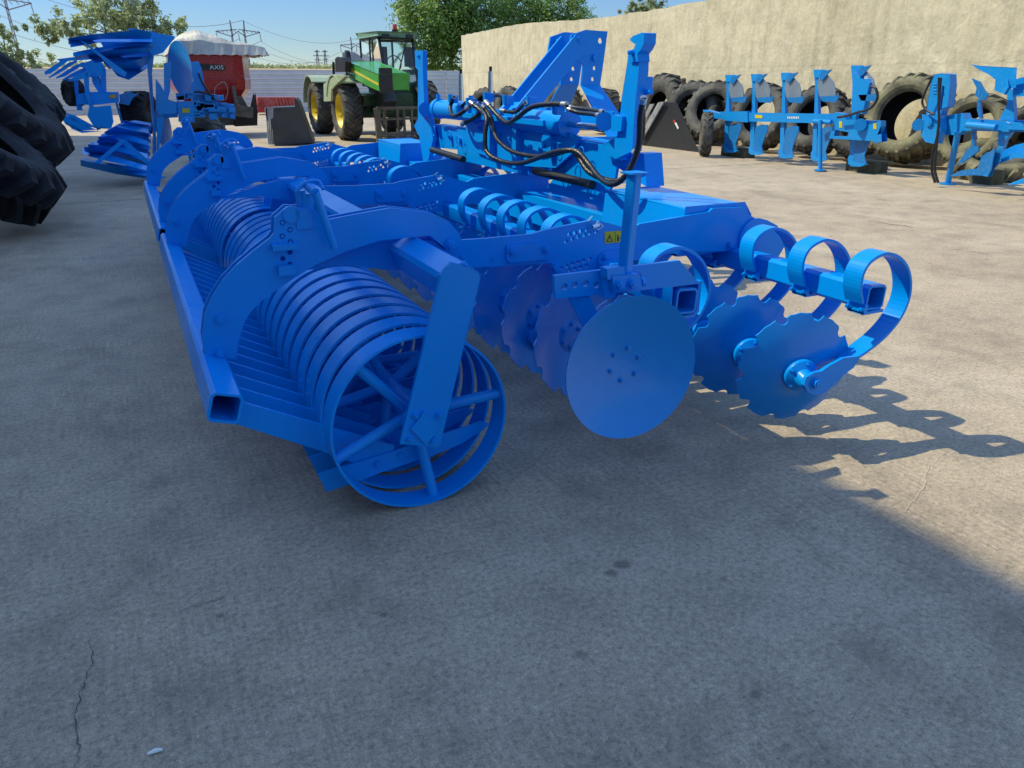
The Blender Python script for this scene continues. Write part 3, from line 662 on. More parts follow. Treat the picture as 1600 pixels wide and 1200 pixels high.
# lugs, bolts and pipe unions on the headstock face
m = MB()
for (x, y, rr_) in ((705, 160, .022), (716, 178, .02), (733, 166, .022), (760, 158, .02), (790, 163, .018), (826, 166, .018), (868, 178, .018), (746, 176, .016)):
    c = P(x, y, X=1.99); m.cyl(c, c+Vector((0, 0, .05)), rr_, n=12); m.box(c+Vector((.02, 0, .02)), (.05, .03, .05))
m.box(P(780, 185, X=2.03), (.05, 1.2, .03)); m.build('pipe_block', BLUE, HAR, bevel=.002)
# black damper pipes
for a_, b_ in (((836, 267), (926, 289)), ((675, 234), (724, 249))):
    m = MB(); m.cyl(P(*a_, X=2.03), P(*b_, X=2.03), 0.022, n=14); m.build('damper_pipe', BLACK, HAR)
# linch-pin wire rings
for (x, y) in ((903, 270), (914, 295), (868, 232), (908, 240), (884, 285), (925, 300), (678, 205), (702, 212), (716, 220)):
    wr = MB(); c = P(x, y, X=2.05); wr.tube([c+Vector((0, 0.028*cos(t), 0.034*sin(t))) for t in [2*pi*i/14 for i in range(14)]], 0.003, n=5, ring=True); wr.build('pin_clip', BLUE, HAR)
# ================================================================ FENCE, WALL
FEN = simple('fence_sheet', (0.66, 0.68, 0.72), (0.54, 0.56, 0.61), rough=0.34, metal=0.35, scale=0.7, rvar=0.08)
FY0 = 36.0
m = MB(); prof = []; z = 0.0; h = 1.68; n = 9
for k in range(n):
    z0 = h*k/n; z1 = h*(k+1)/n; d = z1-z0
    prof += [(0.0, z0), (0.0, z0+d*0.45), (0.045, z0+d*0.55), (0.045, z0+d*0.9)]
prof.append((0.0, h))
x = -40.0
while x < 24:
    x1 = x+2.95; off = 0.01*sin(x*3)
    vs = []; 
    for (dy, zz) in prof: vs += [(x, FY0+dy+off, zz), (x1, FY0+dy+off, zz)]
    for (dy, zz) in reversed(prof): vs += [(x, FY0+dy+off+0.012, zz), (x1, FY0+dy+off+0.012, zz)]
    k = len(vs)//2; m.add(vs, [(2*i, 2*i+1, (2*i+3) % (2*k), (2*i+2) % (2*k)) for i in range(k)])
    x += 3.0
fn = m.build('metal_fence', FEN); tag(fn, 'grey fence of ribbed metal sheets along the far end of the yard', 'fence')
m = MB()
x = -40.0
while x < 24: m.box((x-0.03, FY0+0.08, 0.84), (0.06, 0.06, 1.70)); x += 3.0
m.build('fence_posts', FEN, fn)
WX, WY1, WH = 11.6, P(724, 190, X=11.6).y, 2.80
def wallmat():
    m, nt, b = newmat('rough_plaster')
    big = noise(nt, 0.5, 5, 0.6, 'world'); st = noise(nt, 3.0, 7, 0.68, 'world', (1, 1.6, 0.75)); fi = noise(nt, 16, 6, 0.7, 'world')
    c = ramp(nt, big.outputs[0], [(0.3, (0.56, 0.485, 0.34)), (0.7, (0.65, 0.575, 0.42))])
    c2 = ramp(nt, st.outputs[0], [(0.3, 0.78), (0.55, 1.0), (0.75, 1.08)]); c3 = ramp(nt, fi.outputs[0], [(0.3, 0.86), (0.7, 1.08)])
    cc = mix(nt, 1.0, mix(nt, 1.0, c.outputs[0], c2.outputs[0], 'MULTIPLY'), c3.outputs[0], 'MULTIPLY')
    gg = nt.nodes.new('ShaderNodeNewGeometry'); sx = nt.nodes.new('ShaderNodeSeparateXYZ'); nt.links.new(gg.outputs['Position'], sx.inputs[0])
    ad = nt.nodes.new('ShaderNodeMath'); ad.operation = 'MULTIPLY_ADD'; ad.inputs[1].default_value = 0.9; nt.links.new(big.outputs[0], ad.inputs[0]); nt.links.new(sx.outputs['Z'], ad.inputs[2])
    dm_ = ramp(nt, ad.outputs[0], [(0.35, 0.62), (0.62, 0.80), (0.80, 1.0)]); cc = mix(nt, 1.0, cc, dm_.outputs[0], 'MULTIPLY')
    a2 = nt.nodes.new('ShaderNodeMath'); a2.operation = 'MULTIPLY_ADD'; a2.inputs[1].default_value = 0.12; nt.links.new(st.outputs[0], a2.inputs[0]); nt.links.new(sx.outputs['Z'], a2.inputs[2])
    a3 = nt.nodes.new('ShaderNodeMath'); a3.operation = 'MULTIPLY'; a3.inputs[1].default_value = 0.3; nt.links.new(a2.outputs[0], a3.inputs[0])
    sm_ = ramp(nt, a3.outputs[0], [(0.465, 1.0), (0.472, 0.84), (0.480, 1.0)]); cc = mix(nt, 0.8, cc, sm_.outputs[0], 'MULTIPLY')
    drip = noise(nt, 2.2, 6, 0.7, 'world', (1, 2.6, 0.12)); dr_ = ramp(nt, drip.outputs[0], [(0.36, 0.84), (0.48, 1.0)]); cc = mix(nt, 0.8, cc, dr_.outputs[0], 'MULTIPLY')
    nt.links.new(cc, b.inputs['Base Color']); b.inputs['Roughness'].default_value = 0.92
    wv = noise(nt, 1.7, 3, 0.5, 'world')
    d = nt.nodes.new('ShaderNodeMixRGB'); d.blend_type = 'ADD'; d.inputs[0].default_value = 0.5
    g = nt.nodes.new('ShaderNodeNewGeometry'); nt.links.new(g.outputs['Position'], d.inputs[1]); nt.links.new(wv.outputs['Color'], d.inputs[2])
    n2 = nt.nodes.new('ShaderNodeTexNoise'); n2.inputs['Scale'].default_value = 5.5; n2.inputs['Detail'].default_value = 7; nt.links.new(d.outputs[0], n2.inputs['Vector'])
    b1 = bump(nt, n2.outputs[0], 0.4, 0.04); b2 = bump(nt, fi.outputs[0], 0.45, 0.02, b1); nt.links.new(b2, b.inputs['Normal']); return m
random.seed(5)
m = MB(); ny, nz = 90, 10; y0 = 1.0; vs = []
for j in range(nz+1):
    for i in range(ny+1):
        y = y0+(WY1-y0)*i/ny; zt = WH+0.05*sin(y*0.6)+0.03*random.random()+(0.12 if y < 6 else 0)
        vs.append((WX+0.025*(random.random()-0.5), y, zt*j/nz))
n0 = len(vs); vs += [(v[0]+0.35 if False else WX+0.35, v[1], v[2]) for v in vs]
F = []
for j in range(nz):
    for i in range(ny):
        a = j*(ny+1)+i; F.append((a, a+ny+1, a+ny+2, a+1)); F.append((n0+a, n0+a+1, n0+a+ny+2, n0+a+ny+1))
for i in range(ny): a = nz*(ny+1)+i; F.append((a, n0+a, n0+a+1, a+1))
for j in range(nz): a = j*(ny+1)+ny; F.append((a, a+ny+1, n0+a+ny+1, n0+a)); a = j*(ny+1); F.append((a, n0+a, n0+a+ny+1, a+ny+1))
m.add(vs, F, 0, False)
tag(m.build('boundary_wall', wallmat()), 'long rough beige plastered wall on the right with tyres leaning on it', 'wall')

# ================================================================ TREES
def leafmat(name, c1, c2):
    m, nt, b = newmat(name); n = noise(nt, 3.5, 3, 0.6, 'world'); n2 = noise(nt, 0.6, 3, 0.6, 'world')
    r = ramp(nt, n.outputs[0], [(0.3, c2), (0.7, c1)]); r2 = ramp(nt, n2.outputs[0], [(0.35, 0.7), (0.65, 1.2)])
    c = mix(nt, 1.0, r.outputs[0], r2.outputs[0], 'MULTIPLY')
    nt.links.new(c, b.inputs['Base Color']); b.inputs['Roughness'].default_value = 0.5
    tr = nt.nodes.new('ShaderNodeBsdfTranslucent'); nt.links.new(c, tr.inputs[0]); ms = nt.nodes.new('ShaderNodeMixShader'); ms.inputs[0].default_value = 0.42
    nt.links.new(b.outputs[0], ms.inputs[1]); nt.links.new(tr.outputs[0], ms.inputs[2]); nt.links.new(ms.outputs[0], nt.nodes['Material Output'].inputs[0]); return m
LEAF = leafmat('leaf_green', (0.34, 0.48, 0.10), (0.12, 0.23, 0.045)); LEAF2 = leafmat('leaf_pale', (0.44, 0.48, 0.22), (0.22, 0.28, 0.11)); BARK = simple('bark', (0.10, 0.075, 0.05), rough=0.9)
def tree(base, h, crowns, nleaf, ls, mat, label, seed, cat='tree', group=None, trunk_r=0.18, name='tree'):
    rnd = random.Random(seed); base = Vector(base); t = thing(name, base, label, cat, group)
    tk = MB(); top = base+Vector((0, 0, h*0.62)); path = [base+Vector((rnd.uniform(-.12, .12)*i, rnd.uniform(-.1, .1)*i, h*0.62*i/5)) for i in range(6)]
    tk.tube(path, [trunk_r*(1-0.12*i) for i in range(6)], n=8)
    for (c, r) in crowns:
        for k in range(4):
            a = path[rnd.randint(2, 5)]; e = base+Vector(c)+Vector([rnd.uniform(-.6, .6)*r[i] for i in range(3)])
            mid = (a+e)/2+Vector((rnd.uniform(-.3, .3), rnd.uniform(-.3, .3), 0.2)); tk.tube([a, mid, e], [trunk_r*0.4, trunk_r*0.22, trunk_r*0.08], n=6)
    tk.build('trunk', BARK, t)
    lf = MB(); tot = sum(r[0]*r[1]*r[2] for c, r in crowns)
    for (c, r) in crowns:
        nn = int(nleaf*r[0]*r[1]*r[2]/tot); ncl = max(10, nn//45); cc = base+Vector(c)
        for q in range(ncl):
            while True:
                d = Vector([rnd.uniform(-1, 1) for _ in range(3)])
                if 0.25 < d.length < 1: break
            d = d*(0.75+0.3*rnd.random()); cp = cc+Vector((d.x*r[0], d.y*r[1], d.z*r[2])); cr = min(r)*rnd.uniform(0.14, 0.32)
            for _ in range(45):
                p = cp+Vector([rnd.gauss(0, 0.5)*cr for _ in range(3)]); u = Vector([rnd.gauss(0, 1) for _ in range(3)]).normalized(); v = u.orthogonal().normalized(); s = ls*rnd.uniform(0.6, 1.4)
                lf.add([p-u*s, p-v*s*0.5, p+u*s, p+v*s*0.5], [(0, 1, 2, 3)])
    lf.build('crown', mat, t); return t
def gp_(px, y_):   # ground point in the direction of pixel column px at world depth Y
    q = P(px, 125.5, Y=y_); return Vector((q.x, y_, 0))
b1 = gp_(705, 44); tree(b1, 8.5, [((-1.0, 0, 4.6), (2.4, 2.2, 2.6)), ((0.6, 0, 5.6), (2.3, 2.2, 2.4)), ((-1.4, -.5, 2.4), (1.8, 1.6, 1.6)), ((1.6, 0, 3.2), (2.2, 2.0, 2.4)), ((0, 0, 7), (1.6, 1.6, 1.2))], 26000, 0.105, LEAF, 'dense bright green tree rising behind the green telehandler cab', 1)
b1 = gp_(848, 44); tree(b1, 8.0, [((-1.6, 0, 4.6), (2.2, 2.2, 2.3)), ((1.0, 0, 4.9), (2.0, 2.0, 1.8)), ((2.6, 0, 4.0), (1.6, 1.4, 1.2)), ((-0.4, 0, 3.0), (2.4, 2.0, 2.0))], 20000, 0.105, LEAF, 'dense green tree whose crown shows above the left end of the beige wall', 2)
b1 = gp_(1005, 48); tree(b1, 6.6, [((0, 0, 5.75), (1.7, 1.3, 0.85)), ((-1.3, 0, 5.3), (1.0, .9, .6))], 3600, 0.10, LEAF2, 'small tree top peeping over the middle of the beige wall', 3)
b1 = gp_(1066, 48); tree(b1, 6.4, [((0, 0, 6.0), (0.40, .4, .5))], 350, 0.10, LEAF2, 'tiny sprig of a tree top just showing over the wall right of the small tree', 4)
b1 = gp_(200, 40); tree(b1, 4.6, [((-2.1, 0, 3.2), (1.5, 1.3, .8)), ((0, 0, 3.9), (2.0, 1.6, 1.1)), ((1.9, 0, 3.3), (1.5, 1.3, .8)), ((-.4, 0, 5.0), (1.1, 1, .5))], 7000, 0.085, LEAF2, 'airy pale green tree above the big blue plough on the left', 5, trunk_r=0.11)
b1 = gp_(28, 38.5); tree(b1, 3.0, [((-.4, 0, 2.2), (1.0, .8, .7)), ((0.7, 0, 2.0), (0.8, .8, .55)), ((-.1, 0, 3.0), (.7, .6, .4))], 2600, 0.07, LEAF2, 'sparse small tree with bare twigs at the far left behind the fence', 6, trunk_r=0.07)
# far tree line
rnd = random.Random(9); lf = MB()
for k in range(260):
    px_ = -60+k*4.4; d_ = 330+rnd.uniform(-8, 20); q = P(px_, 124.5, Y=d_); 
    hh = rnd.uniform(0.7, 1.9)
    for _ in range(44):
        p = Vector((q.x+rnd.uniform(-3, 3), d_+rnd.uniform(-3, 3), abs(rnd.gauss(0, 0.5))*hh+5.4)); u = Vector([rnd.gauss(0, 1) for _ in range(3)]).normalized(); v = u.orthogonal().normalized(); s = rnd.uniform(.4, .8)
        lf.add([p-u*s, p-v*s*0.6, p+u*s, p+v*s*0.6], [(0, 1, 2, 3)])
tag(lf.build('far_tree_line', LEAF2), 'low grey-green line of far-off trees on the horizon', 'trees', kind='stuff')

# ================================================================ PYLONS
GALV = simple('galvanised', (0.33, 0.36, 0.40), rough=0.6, metal=0.2)
def portal_pylon(px_, dist, wd, ht, label, th=0.32):
    b = gp_(px_, dist); t = thing('pylon', b, label, 'pylon'); yw = Vector((1, 0.0, 0))
    s = MB()
    for sx in (-1, 1):
        foot = b+yw*(sx*wd*0.19); top = b+yw*(sx*wd*0.14)+Vector((0, 0, ht*0.8)); pk = b+yw*(sx*wd*0.155)+Vector((0, 0, ht))
        o = yw*0.012*wd
        s.bar(foot-o*1.6, top-o, th, th); s.bar(foot+o*1.6, top+o, th, th); s.bar(top-o, pk, th, th); s.bar(top+o, pk, th, th)
        for k in range(12):
            a = foot.lerp(top, k/12); c = foot.lerp(top, (k+1)/12); sg = 1 if k % 2 else -1; s.bar(a-o*sg*1.4, c+o*sg*1.2, th*.6, th*.6)
    s.build('tower_leg', GALV, t); s = MB(); zc = ht*0.80
    pts = [(-0.5, zc+0.02*ht), (-0.16, zc-0.05*ht), (0, zc+0.03*ht), (0.16, zc-0.05*ht), (0.5, zc+0.02*ht)]
    for (a, za), (c, zb) in zip(pts[:-1], pts[1:]): s.bar(b+yw*a*wd+Vector((0, 0, za)), b+yw*c*wd+Vector((0, 0, zb)), th, th)
    s.bar(b+yw*-.5*wd+Vector((0, 0, zc+.02*ht)), b+yw*-.02*wd+Vector((0, 0, zc+.06*ht)), th, th); s.bar(b+yw*.02*wd+Vector((0, 0, zc+.06*ht)), b+yw*.5*wd+Vector((0, 0, zc+.02*ht)), th, th)
    for k in range(-5, 6): s.bar(b+yw*(k/11*wd)+Vector((0, 0, zc+.05*ht)), b+yw*((k+.5)/11*wd)+Vector((0, 0, zc-.0*ht)), th*.6, th*.6)
    s.build('crossarm', GALV, t); s = MB()
    for a in (-0.49, 0, 0.49): s.bar(b+yw*a*wd+Vector((0, 0, zc)), b+yw*(a+.02)*wd+Vector((0, 0, zc-0.13*ht)), th*.8, th*.8)
    s.build('insulator', GALV, t); return b
def narrow_pylon(px_, dist, ht, label, th=0.35):
    b = gp_(px_, dist); t = thing('pylon', b, label, 'pylon'); s = MB(); x = Vector((1, 0, 0))
    for sx in (-1, 1): s.bar(b+x*sx*ht*.07, b+x*sx*ht*.015+Vector((0, 0, ht)), th, th)
    for k in range(10): a = .07-.055*k/10; c = .07-.055*(k+1)/10; sg = 1 if k % 2 else -1; s.bar(b+x*sg*a*ht+Vector((0, 0, ht*k/10)), b-x*sg*c*ht+Vector((0, 0, ht*(k+1)/10)), th*.6, th*.6)
    s.build('tower', GALV, t); s = MB()
    for zc, w_ in ((.95, .1), (.82, .14), (.7, .1)): s.bar(b-x*w_*ht+Vector((0, 0, zc*ht)), b+x*w_*ht+Vector((0, 0, zc*ht)), th, th)
    s.build('crossarm', GALV, t)
portal_pylon(20, 230, 14.5, 22, 'nearest and tallest portal pylon, above the trees at the far left', .26)
portal_pylon(381, 330, 16, 22, 'portal pylon seen right above the red spreader hopper', .34)
portal_pylon(560, 430, 17, 22, 'portal pylon half hidden behind the telehandler cab', .40)
narrow_pylon(499, 470, 17, 'left one of the two slim distant pylons near the horizon', .45); narrow_pylon(511, 470, 17, 'right one of the two slim distant pylons near the horizon', .45)
WIRE = simple('wire', (0.25, 0.28, 0.32), rough=0.6)
def wire(a, b, sag, label='thin power line sagging between the pylons on the left'):
    a = Vector(a); b = Vector(b); m = MB(); pts = [a.lerp(b, i/24)-Vector((0, 0, sag*4*(i/24)*(1-i/24))) for i in range(25)]; m.tube(pts, [0.05+0.04*i/24 for i in range(25)], n=4)
    tag(m.build('power_line', WIRE), label, 'power line', 'power lines between the pylons')
p1 = gp_(20, 230); p2 = gp_(381, 330); p3 = gp_(560, 430)
for dx, dz in ((-7, 0), (0, 0.6), (7, 0)):
    wire(p1+Vector((dx, 0, 14.8+dz)), p2+Vector((dx*1.1, 0, 15+dz)), 7); wire(p2+Vector((dx*1.1, 0, 15+dz)), p3+Vector((dx*1.2, 0, 15+dz)), 7)
wire(p1+Vector((2, 0, 22)), p2+Vector((2, 0, 22)), 5); wire(p2+Vector((2, 0, 22)), p3+Vector((2, 0, 22)), 5)

# ================================================================ TYRES
def rubber(name, c1, c2): return simple(name, c1, c2, rough=0.75, scale=3.5, bumps=0.5, bscale=30, rvar=0.12, spec=0.3)
RUB = rubber('tyre_black', (0.018, 0.018, 0.023), (0.009, 0.009, 0.012)); RUBG = rubber('tyre_dusty', (0.125, 0.12, 0.11), (0.045, 0.043, 0.042)); RUBY = rubber('tyre_yellowed', (0.24, 0.22, 0.13), (0.075, 0.07, 0.055))
INNER = simple('tyre_inside', (0.012, 0.012, 0.014), rough=0.9)
def tyre_mb(D, W, rim, lugs=20, lug_h=None, mb=None, M=None, closed_in=False):
    mb = mb or MB(); M = M or Matrix.Identity(4); Ro = D/2; lug_h = lug_h or Ro*0.065; R1 = Ro-lug_h; Ri = rim/2; w = W/2
    prof = [(Ri, -w*0.72), (Ri+(R1-Ri)*0.12, -w*0.86), (Ri+(R1-Ri)*0.15, -w*0.90), (Ri+(R1-Ri)*0.30, -w*0.93), (Ri+(R1-Ri)*0.33, -w*0.965), (Ri+(R1-Ri)*0.40, -w*0.955), (Ri+(R1-Ri)*0.55, -w), (Ri+(R1-Ri)*0.85, -w*0.93), (R1-0.012*D, -w*0.80), (R1, -w*0.5), (R1+0.004*D, 0), (R1, w*0.5), (R1-0.012*D, w*0.80), (Ri+(R1-Ri)*0.85, w*0.93), (Ri+(R1-Ri)*0.55, w), (Ri+(R1-Ri)*0.40, w*0.955), (Ri+(R1-Ri)*0.33, w*0.965), (Ri+(R1-Ri)*0.30, w*0.93), (Ri+(R1-Ri)*0.15, w*0.90), (Ri+(R1-Ri)*0.12, w*0.86), (Ri, w*0.72)]
    mb.lathe(prof, M, n=64, closed=False)
    mb.lathe([(Ri, w*.72), (Ri+.01, w*.66), (R1-.07*D, w*.75), (R1-.05*D, 0), (R1-.07*D, -w*.75), (Ri+.01, -w*.66), (Ri, -w*.72)], M, n=48, mi=1, closed=False)
    for side in (-1, 1):
        for k in range(lugs):
            a0 = 2*pi*(k+(0.5 if side > 0 else 0))/lugs; span = 2*pi/lugs*1.25; rows = []; nseg = 5; tw = 2*pi/lugs*0.36
            for j in range(nseg+1):
                u = j/nseg; zz = side*w*(-0.06+1.0*u*0.98); a = a0+span*(u**0.9)*0.62; hh = Ro if u < 0.86 else Ro-(u-0.86)*0.75*lug_h/0.14
                base = (R1-0.01*D) if u < 0.7 else R1-0.03*D-(u-.7)*0.10*D; zz2 = zz
                if u > 0.95: zz2 = side*w*0.97; hh = R1-0.025*D
                rows.append([(base-0.01, a-tw/2, zz2), (hh, a-tw*0.40, zz2), (hh, a+tw*0.40, zz2), (base-0.01, a+tw/2, zz2)])
            V = [M@Vector((r*cos(a), r*sin(a), z)) for row in rows for (r, a, z) in row]; F = []
            for j in range(nseg):
                for q in range(3): F.append((4*j+q, 4*j+4+q, 4*j+5+q, 4*j+q+1) if side > 0 else (4*j+q+1, 4*j+5+q, 4*j+4+q, 4*j+q))
            F += [(0, 1, 2, 3), (4*nseg+3, 4*nseg+2, 4*nseg+1, 4*nseg)]; mb.add(V, F)
    return mb
def rot_to(n): return Vector(n).normalized().to_track_quat('Z', 'Y').to_matrix().to_4x4()
TCACHE = {}
def loose_tyre(D, W, rim, c, n, label, mat=RUBG, lugs=20, spin=0.0, cat='tyre', group=None):
    key = (round(D, 2), round(W, 2), round(rim, 2), lugs, mat.name)
    if key not in TCACHE:
        o = tyre_mb(D, W, rim, lugs, lug_h=(D*0.052 if mat.name == 'tyre_black' else None)).build('tractor_tyre', [mat, INNER]); TCACHE[key] = o
    else: o = TCACHE[key].copy(); COL.objects.link(o)
    Mx = Matrix.Translation(c) @ rot_to(n) @ Matrix.Rotation(spin, 4, 'Z'); o.rotation_euler = Mx.to_euler(); o.location = Mx.translation
    return tag(o, label, cat, group)
def lean_tyre(px, py, hpx, W, yaw, lean, label, rimf=0.5, mat=RUBG, lugs=20, zoff=0.0, spin=0.0):
    k = P(px, py, Z=0.0)
    if k.x > 10.9:
        lo_, hi_ = 130.0, 400.0
        for _ in range(40):
            mid = (lo_+hi_)/2
            if P(px, mid, X=10.9).z > 0: lo_ = mid
            else: hi_ = mid
        k = P(px, lo_, X=10.9); k.z = 0
    depth = (k-Vector((0, 0, CAMH))).dot(_f); D = hpx*depth/FPX*1.0/cos(lean)*1.02
    n = Vector((-cos(yaw)*cos(lean), -sin(yaw)*cos(lean), sin(lean)))      # face normal towards the yard
    up = Vector((cos(yaw)*sin(lean), sin(yaw)*sin(lean), cos(lean)))
    c = k+up*(D/2)+Vector((0, 0, zoff))+n*0*W; c.z += W/2*sin(lean)
    return loose_tyre(round(D, 2), W, D*rimf, c, n, label, mat, lugs, spin, group='old tractor tyres along the wall')
lean_tyre(1400, 259, 122, 0.62, R(8), R(14), 'largest tyre of the row, yellow-stained, between the two blue ploughs', 0.56, RUBY, 22)
lean_tyre(1508, 262, 108, 0.55, R(4), R(12), 'yellow-rimmed tyre leaning on the wall behind the stand of the right plough', 0.60, RUBY, 20)
lean_tyre(1590, 250, 98, 0.55, R(-5), R(14), 'dark tyre at the right edge of the photo behind the top mouldboard', 0.55, RUBG, 20)
lean_tyre(1262, 247, 96, 0.5, R(10), R(16), 'grey tyre behind the middle bodies of the long plough', 0.52, RUBG, 20)
lean_tyre(1330, 240, 72, 0.42, R(30), R(20), 'small dark tyre just left of the largest tyre', 0.5, RUBG, 18)
lean_tyre(1180, 238, 92, 0.5, R(14), R(14), 'grey tyre behind the first two bodies of the long plough', 0.56, RUBG, 20)
lean_tyre(1102, 226, 82, 0.46, R(22), R(24), 'pale grey tyre tilted between the black bucket and the plough wheel', 0.52, RUBG, 20)
lean_tyre(1076, 205, 82, 0.5, R(35), R(18), 'worn tyre behind the pale tilted tyre, showing its lugs', 0.5, RUBG, 18)
lean_tyre(1030, 208, 92, 0.55, R(5), R(8), 'big tyre standing behind the black bucket', 0.42, RUBG, 20)
lean_tyre(938, 196, 62, 0.5, R(-20), R(10), 'dark tyre just right of the splayed mast legs', 0.45, RUBG, 18)
lean_tyre(874, 188, 62, 0.45, R(25), R(14), 'tyre seen through the gap under the mast brace', 0.4, RUBG, 18)
lean_tyre(846, 186, 55, 0.42, R(15), R(14), 'small tyre left of the one under the mast brace', 0.4, RUBG, 18)
lean_tyre(790, 180, 50, 0.42, R(15), R(14), 'round-holed tyre behind the right chrome pin', 0.42, RUBG, 18)
lean_tyre(752, 176, 40, 0.42, R(40), R(30), 'flat dark tyre at the foot of the wall corner', 0.4, RUBG, 16)
lean_tyre(955, 190, 34, 0.4, R(60), R(50), 'low dark tyre lying beside the mast legs', 0.4, RUBG, 16)
k = P(1578, 284, Z=0); loose_tyre(1.15, 0.34, 0.66, k+Vector((0.15, 0.35, 0.2)), (-0.25, -0.2, 0.95), 'yellow-walled tyre lying flat under the right plough', RUBY, 20, group='old tractor tyres along the wall')
# big black tyres leaning over at the left edge
LB = 'tractor tyres at the left edge'
def left_tyre(K, D, W, tilt, label, dy=0.0):
    n = Vector((sin(tilt), dy, cos(tilt))).normalized(); d = Vector((-cos(tilt), 0, sin(tilt)))
    c = Vector(K)+d*(D/2)+n*(W/2); loose_tyre(D, W, D*0.5, c, n, label, RUB, 22, group=LB)
left_tyre((-0.84, 8.2, 0.0), 1.7, 0.55, R(41), 'nearest of the black tyres at the left edge, leaning low', -0.05)
left_tyre((-0.84, 9.6, 0.28), 1.8, 0.55, R(50), 'second black tyre at the left edge, steeper and rising behind the nearest one', -0.1)
left_tyre((-0.95, 12.6, 0.45), 1.8, 0.55, R(40), 'rearmost of the black tyres at the left edge', -0.2)

# ================================================================ WHEEL HELPER
def wheel(parent, c, n, D, W, rimD, rim_mat, tmat, lugs=20, name='wheel'):
    hubm = MB(); M = Matrix.Translation(c) @ rot_to(n); w = W/2; r = rimD/2
    hubm.lathe([(r*1.02, w*0.75), (r*0.97, w*0.70), (r*0.90, w*0.2), (r*0.45, w*0.05), (r*0.3, w*0.25), (0.0, w*0.25)], M, n=36, closed=False)
    hubm.lathe([(r*1.0, -w*0.7), (r*0.90, -w*0.1), (0.0, -w*0.1)], M, n=36, closed=False)
    boltring(hubm, M, r*0.38, 8, w*0.12, 0.014, 1)
    wh = hubm.build(name, rim_mat, parent); t = tyre_mb(D, W, rimD, lugs, M=M).build('tyre', [tmat, INNER], wh); return wh

# ================================================================ TELEHANDLER
GREEN = paint('green_paint', (0.05, 0.34, 0.05), rough=0.3, dust=0.3); DGREEN = paint('dark_green', (0.008, 0.05, 0.018), rough=0.4, dust=0.3); JY_ = simple('rim_yellow', (0.80, 0.60, 0.03), (0.62, 0.45, 0.03), rough=0.45); PG = simple('pale_fender', (0.42, 0.50, 0.34), (0.30, 0.38, 0.24), rough=0.4, scale=2)  # fenders get a paler green than the engine cover
IRON = simple('rusty_iron', (0.16, 0.14, 0.11), (0.08, 0.07, 0.055), rough=0.7); DGREY = simple('dark_steel', (0.045, 0.046, 0.050), (0.03, 0.03, 0.034), rough=0.5, scale=2)
gl, nt_, b_ = newmat('cab_glass'); b_.inputs['Base Color'].default_value = (0.82, 0.93, 0.92, 1); b_.inputs['Roughness'].default_value = 0.03; b_.inputs['Transmission Weight'].default_value = 0.97; b_.inputs['IOR'].default_value = 1.25
LAMPR = simple('beacon', (0.6, 0.05, 0.01), rough=0.3)
T = thing('telehandler', (5.5, 18.6, 0), 'green telehandler with yellow rims and empty fork carriage parked by the far fence', 'telehandler')
XR, XL, YF, YB = 4.62, 6.45, 18.05, 20.6
for x, y in ((XR, YF), (XL, YF), (XR, YB), (XL, YB)):
    sgn = -1 if x == XR else 1; wheel(T, Vector((x, y, 0.63)), (sgn, -0.02, 0), 1.27, 0.44, 0.72, JY_, RUBG, 18)
ch = MB(); ch.box((5.53, 19.3, 0.78), (0.75, 4.2, 0.42)); ch.box((5.53, 18.05, 0.6), (1.5, 0.25, 0.25)); ch.box((5.53, 20.6, 0.6), (1.5, 0.25, 0.25))
for a in range(6): ch.bar((4.95+0.05*a, 17.75, 0.62+.04*a), (5.25, 17.6, 0.95), .03, .03)
ch.box((5.05, 17.8, 0.85), (0.3, 0.3, 0.2)); ch.build('chassis', DGREEN, T, bevel=0.01)
hd = MB(); xs = 4.72
s_ = [P(541.5, 103.5, X=xs), P(542.5, 95.5, X=xs), P(592, 115.5, X=xs), P(592.5, 141, X=xs), P(577, 134, X=xs), P(561, 125.5, X=xs), P(541.5, 115, X=xs)]
hd.prism(s_, (0.62, 0, 0)); hood = hd.build('engine_cover', GREEN, T, bevel=0.02)
def band(a, b, c, d, mat, nm, dx=-0.006):
    k = MB(); k.prism(PX([a, b, c, d], X=xs), (dx, 0, 0)); return k.build(nm, mat, hood)
band((542, 106.5), (591.5, 134), (591.5, 130.5), (542, 103.2), simple('stripe_yellow', (0.72, 0.58, 0.05), rough=0.4), 'stripe'); band((543, 103), (551, 106), (551, 109.5), (543, 107), bpy.data.materials['stripe_yellow'], 'stripe', -0.010)
k = MB(); k.box((4.86, s_[3].y-0.03, (s_[2].z+s_[3].z)/2+.03), (0.26, 0.05, 0.46)); k.build('grille', BLACK, hood)
for (yy, px_) in ((YF, 0), (YB, 1)):
    fd = MB()
    pr = []; c = Vector((0, yy, 0.63))
    for i in range(9): a = R(8+i*15); pr.append((c.y+cos(a)*0.74, c.z+sin(a)*0.73))
    for i in range(8):
        (y0_, z0_), (y1_, z1_) = pr[i], pr[i+1]; 
        if i in (0,) and not px_: continue
        fd.hexa([(4.34, y0_, z0_), (4.95, y0_, z0_), (4.95, y1_, z1_), (4.34, y1_, z1_), (4.34, y0_*1.0+0, z0_+.03), (4.95, y0_, z0_+.03), (4.95, y1_, z1_+.03), (4.34, y1_, z1_+.03)])
    fd.build('mudguard', PG, T)
m = MB(); m.prism(PX([(505.5, 131), (524, 118), (540, 119), (524, 133), (518, 140), (517, 158), (506, 158)], X=4.36), (0.08, 0, 0)); m.build('mudguard', PG, T, bevel=0.01)
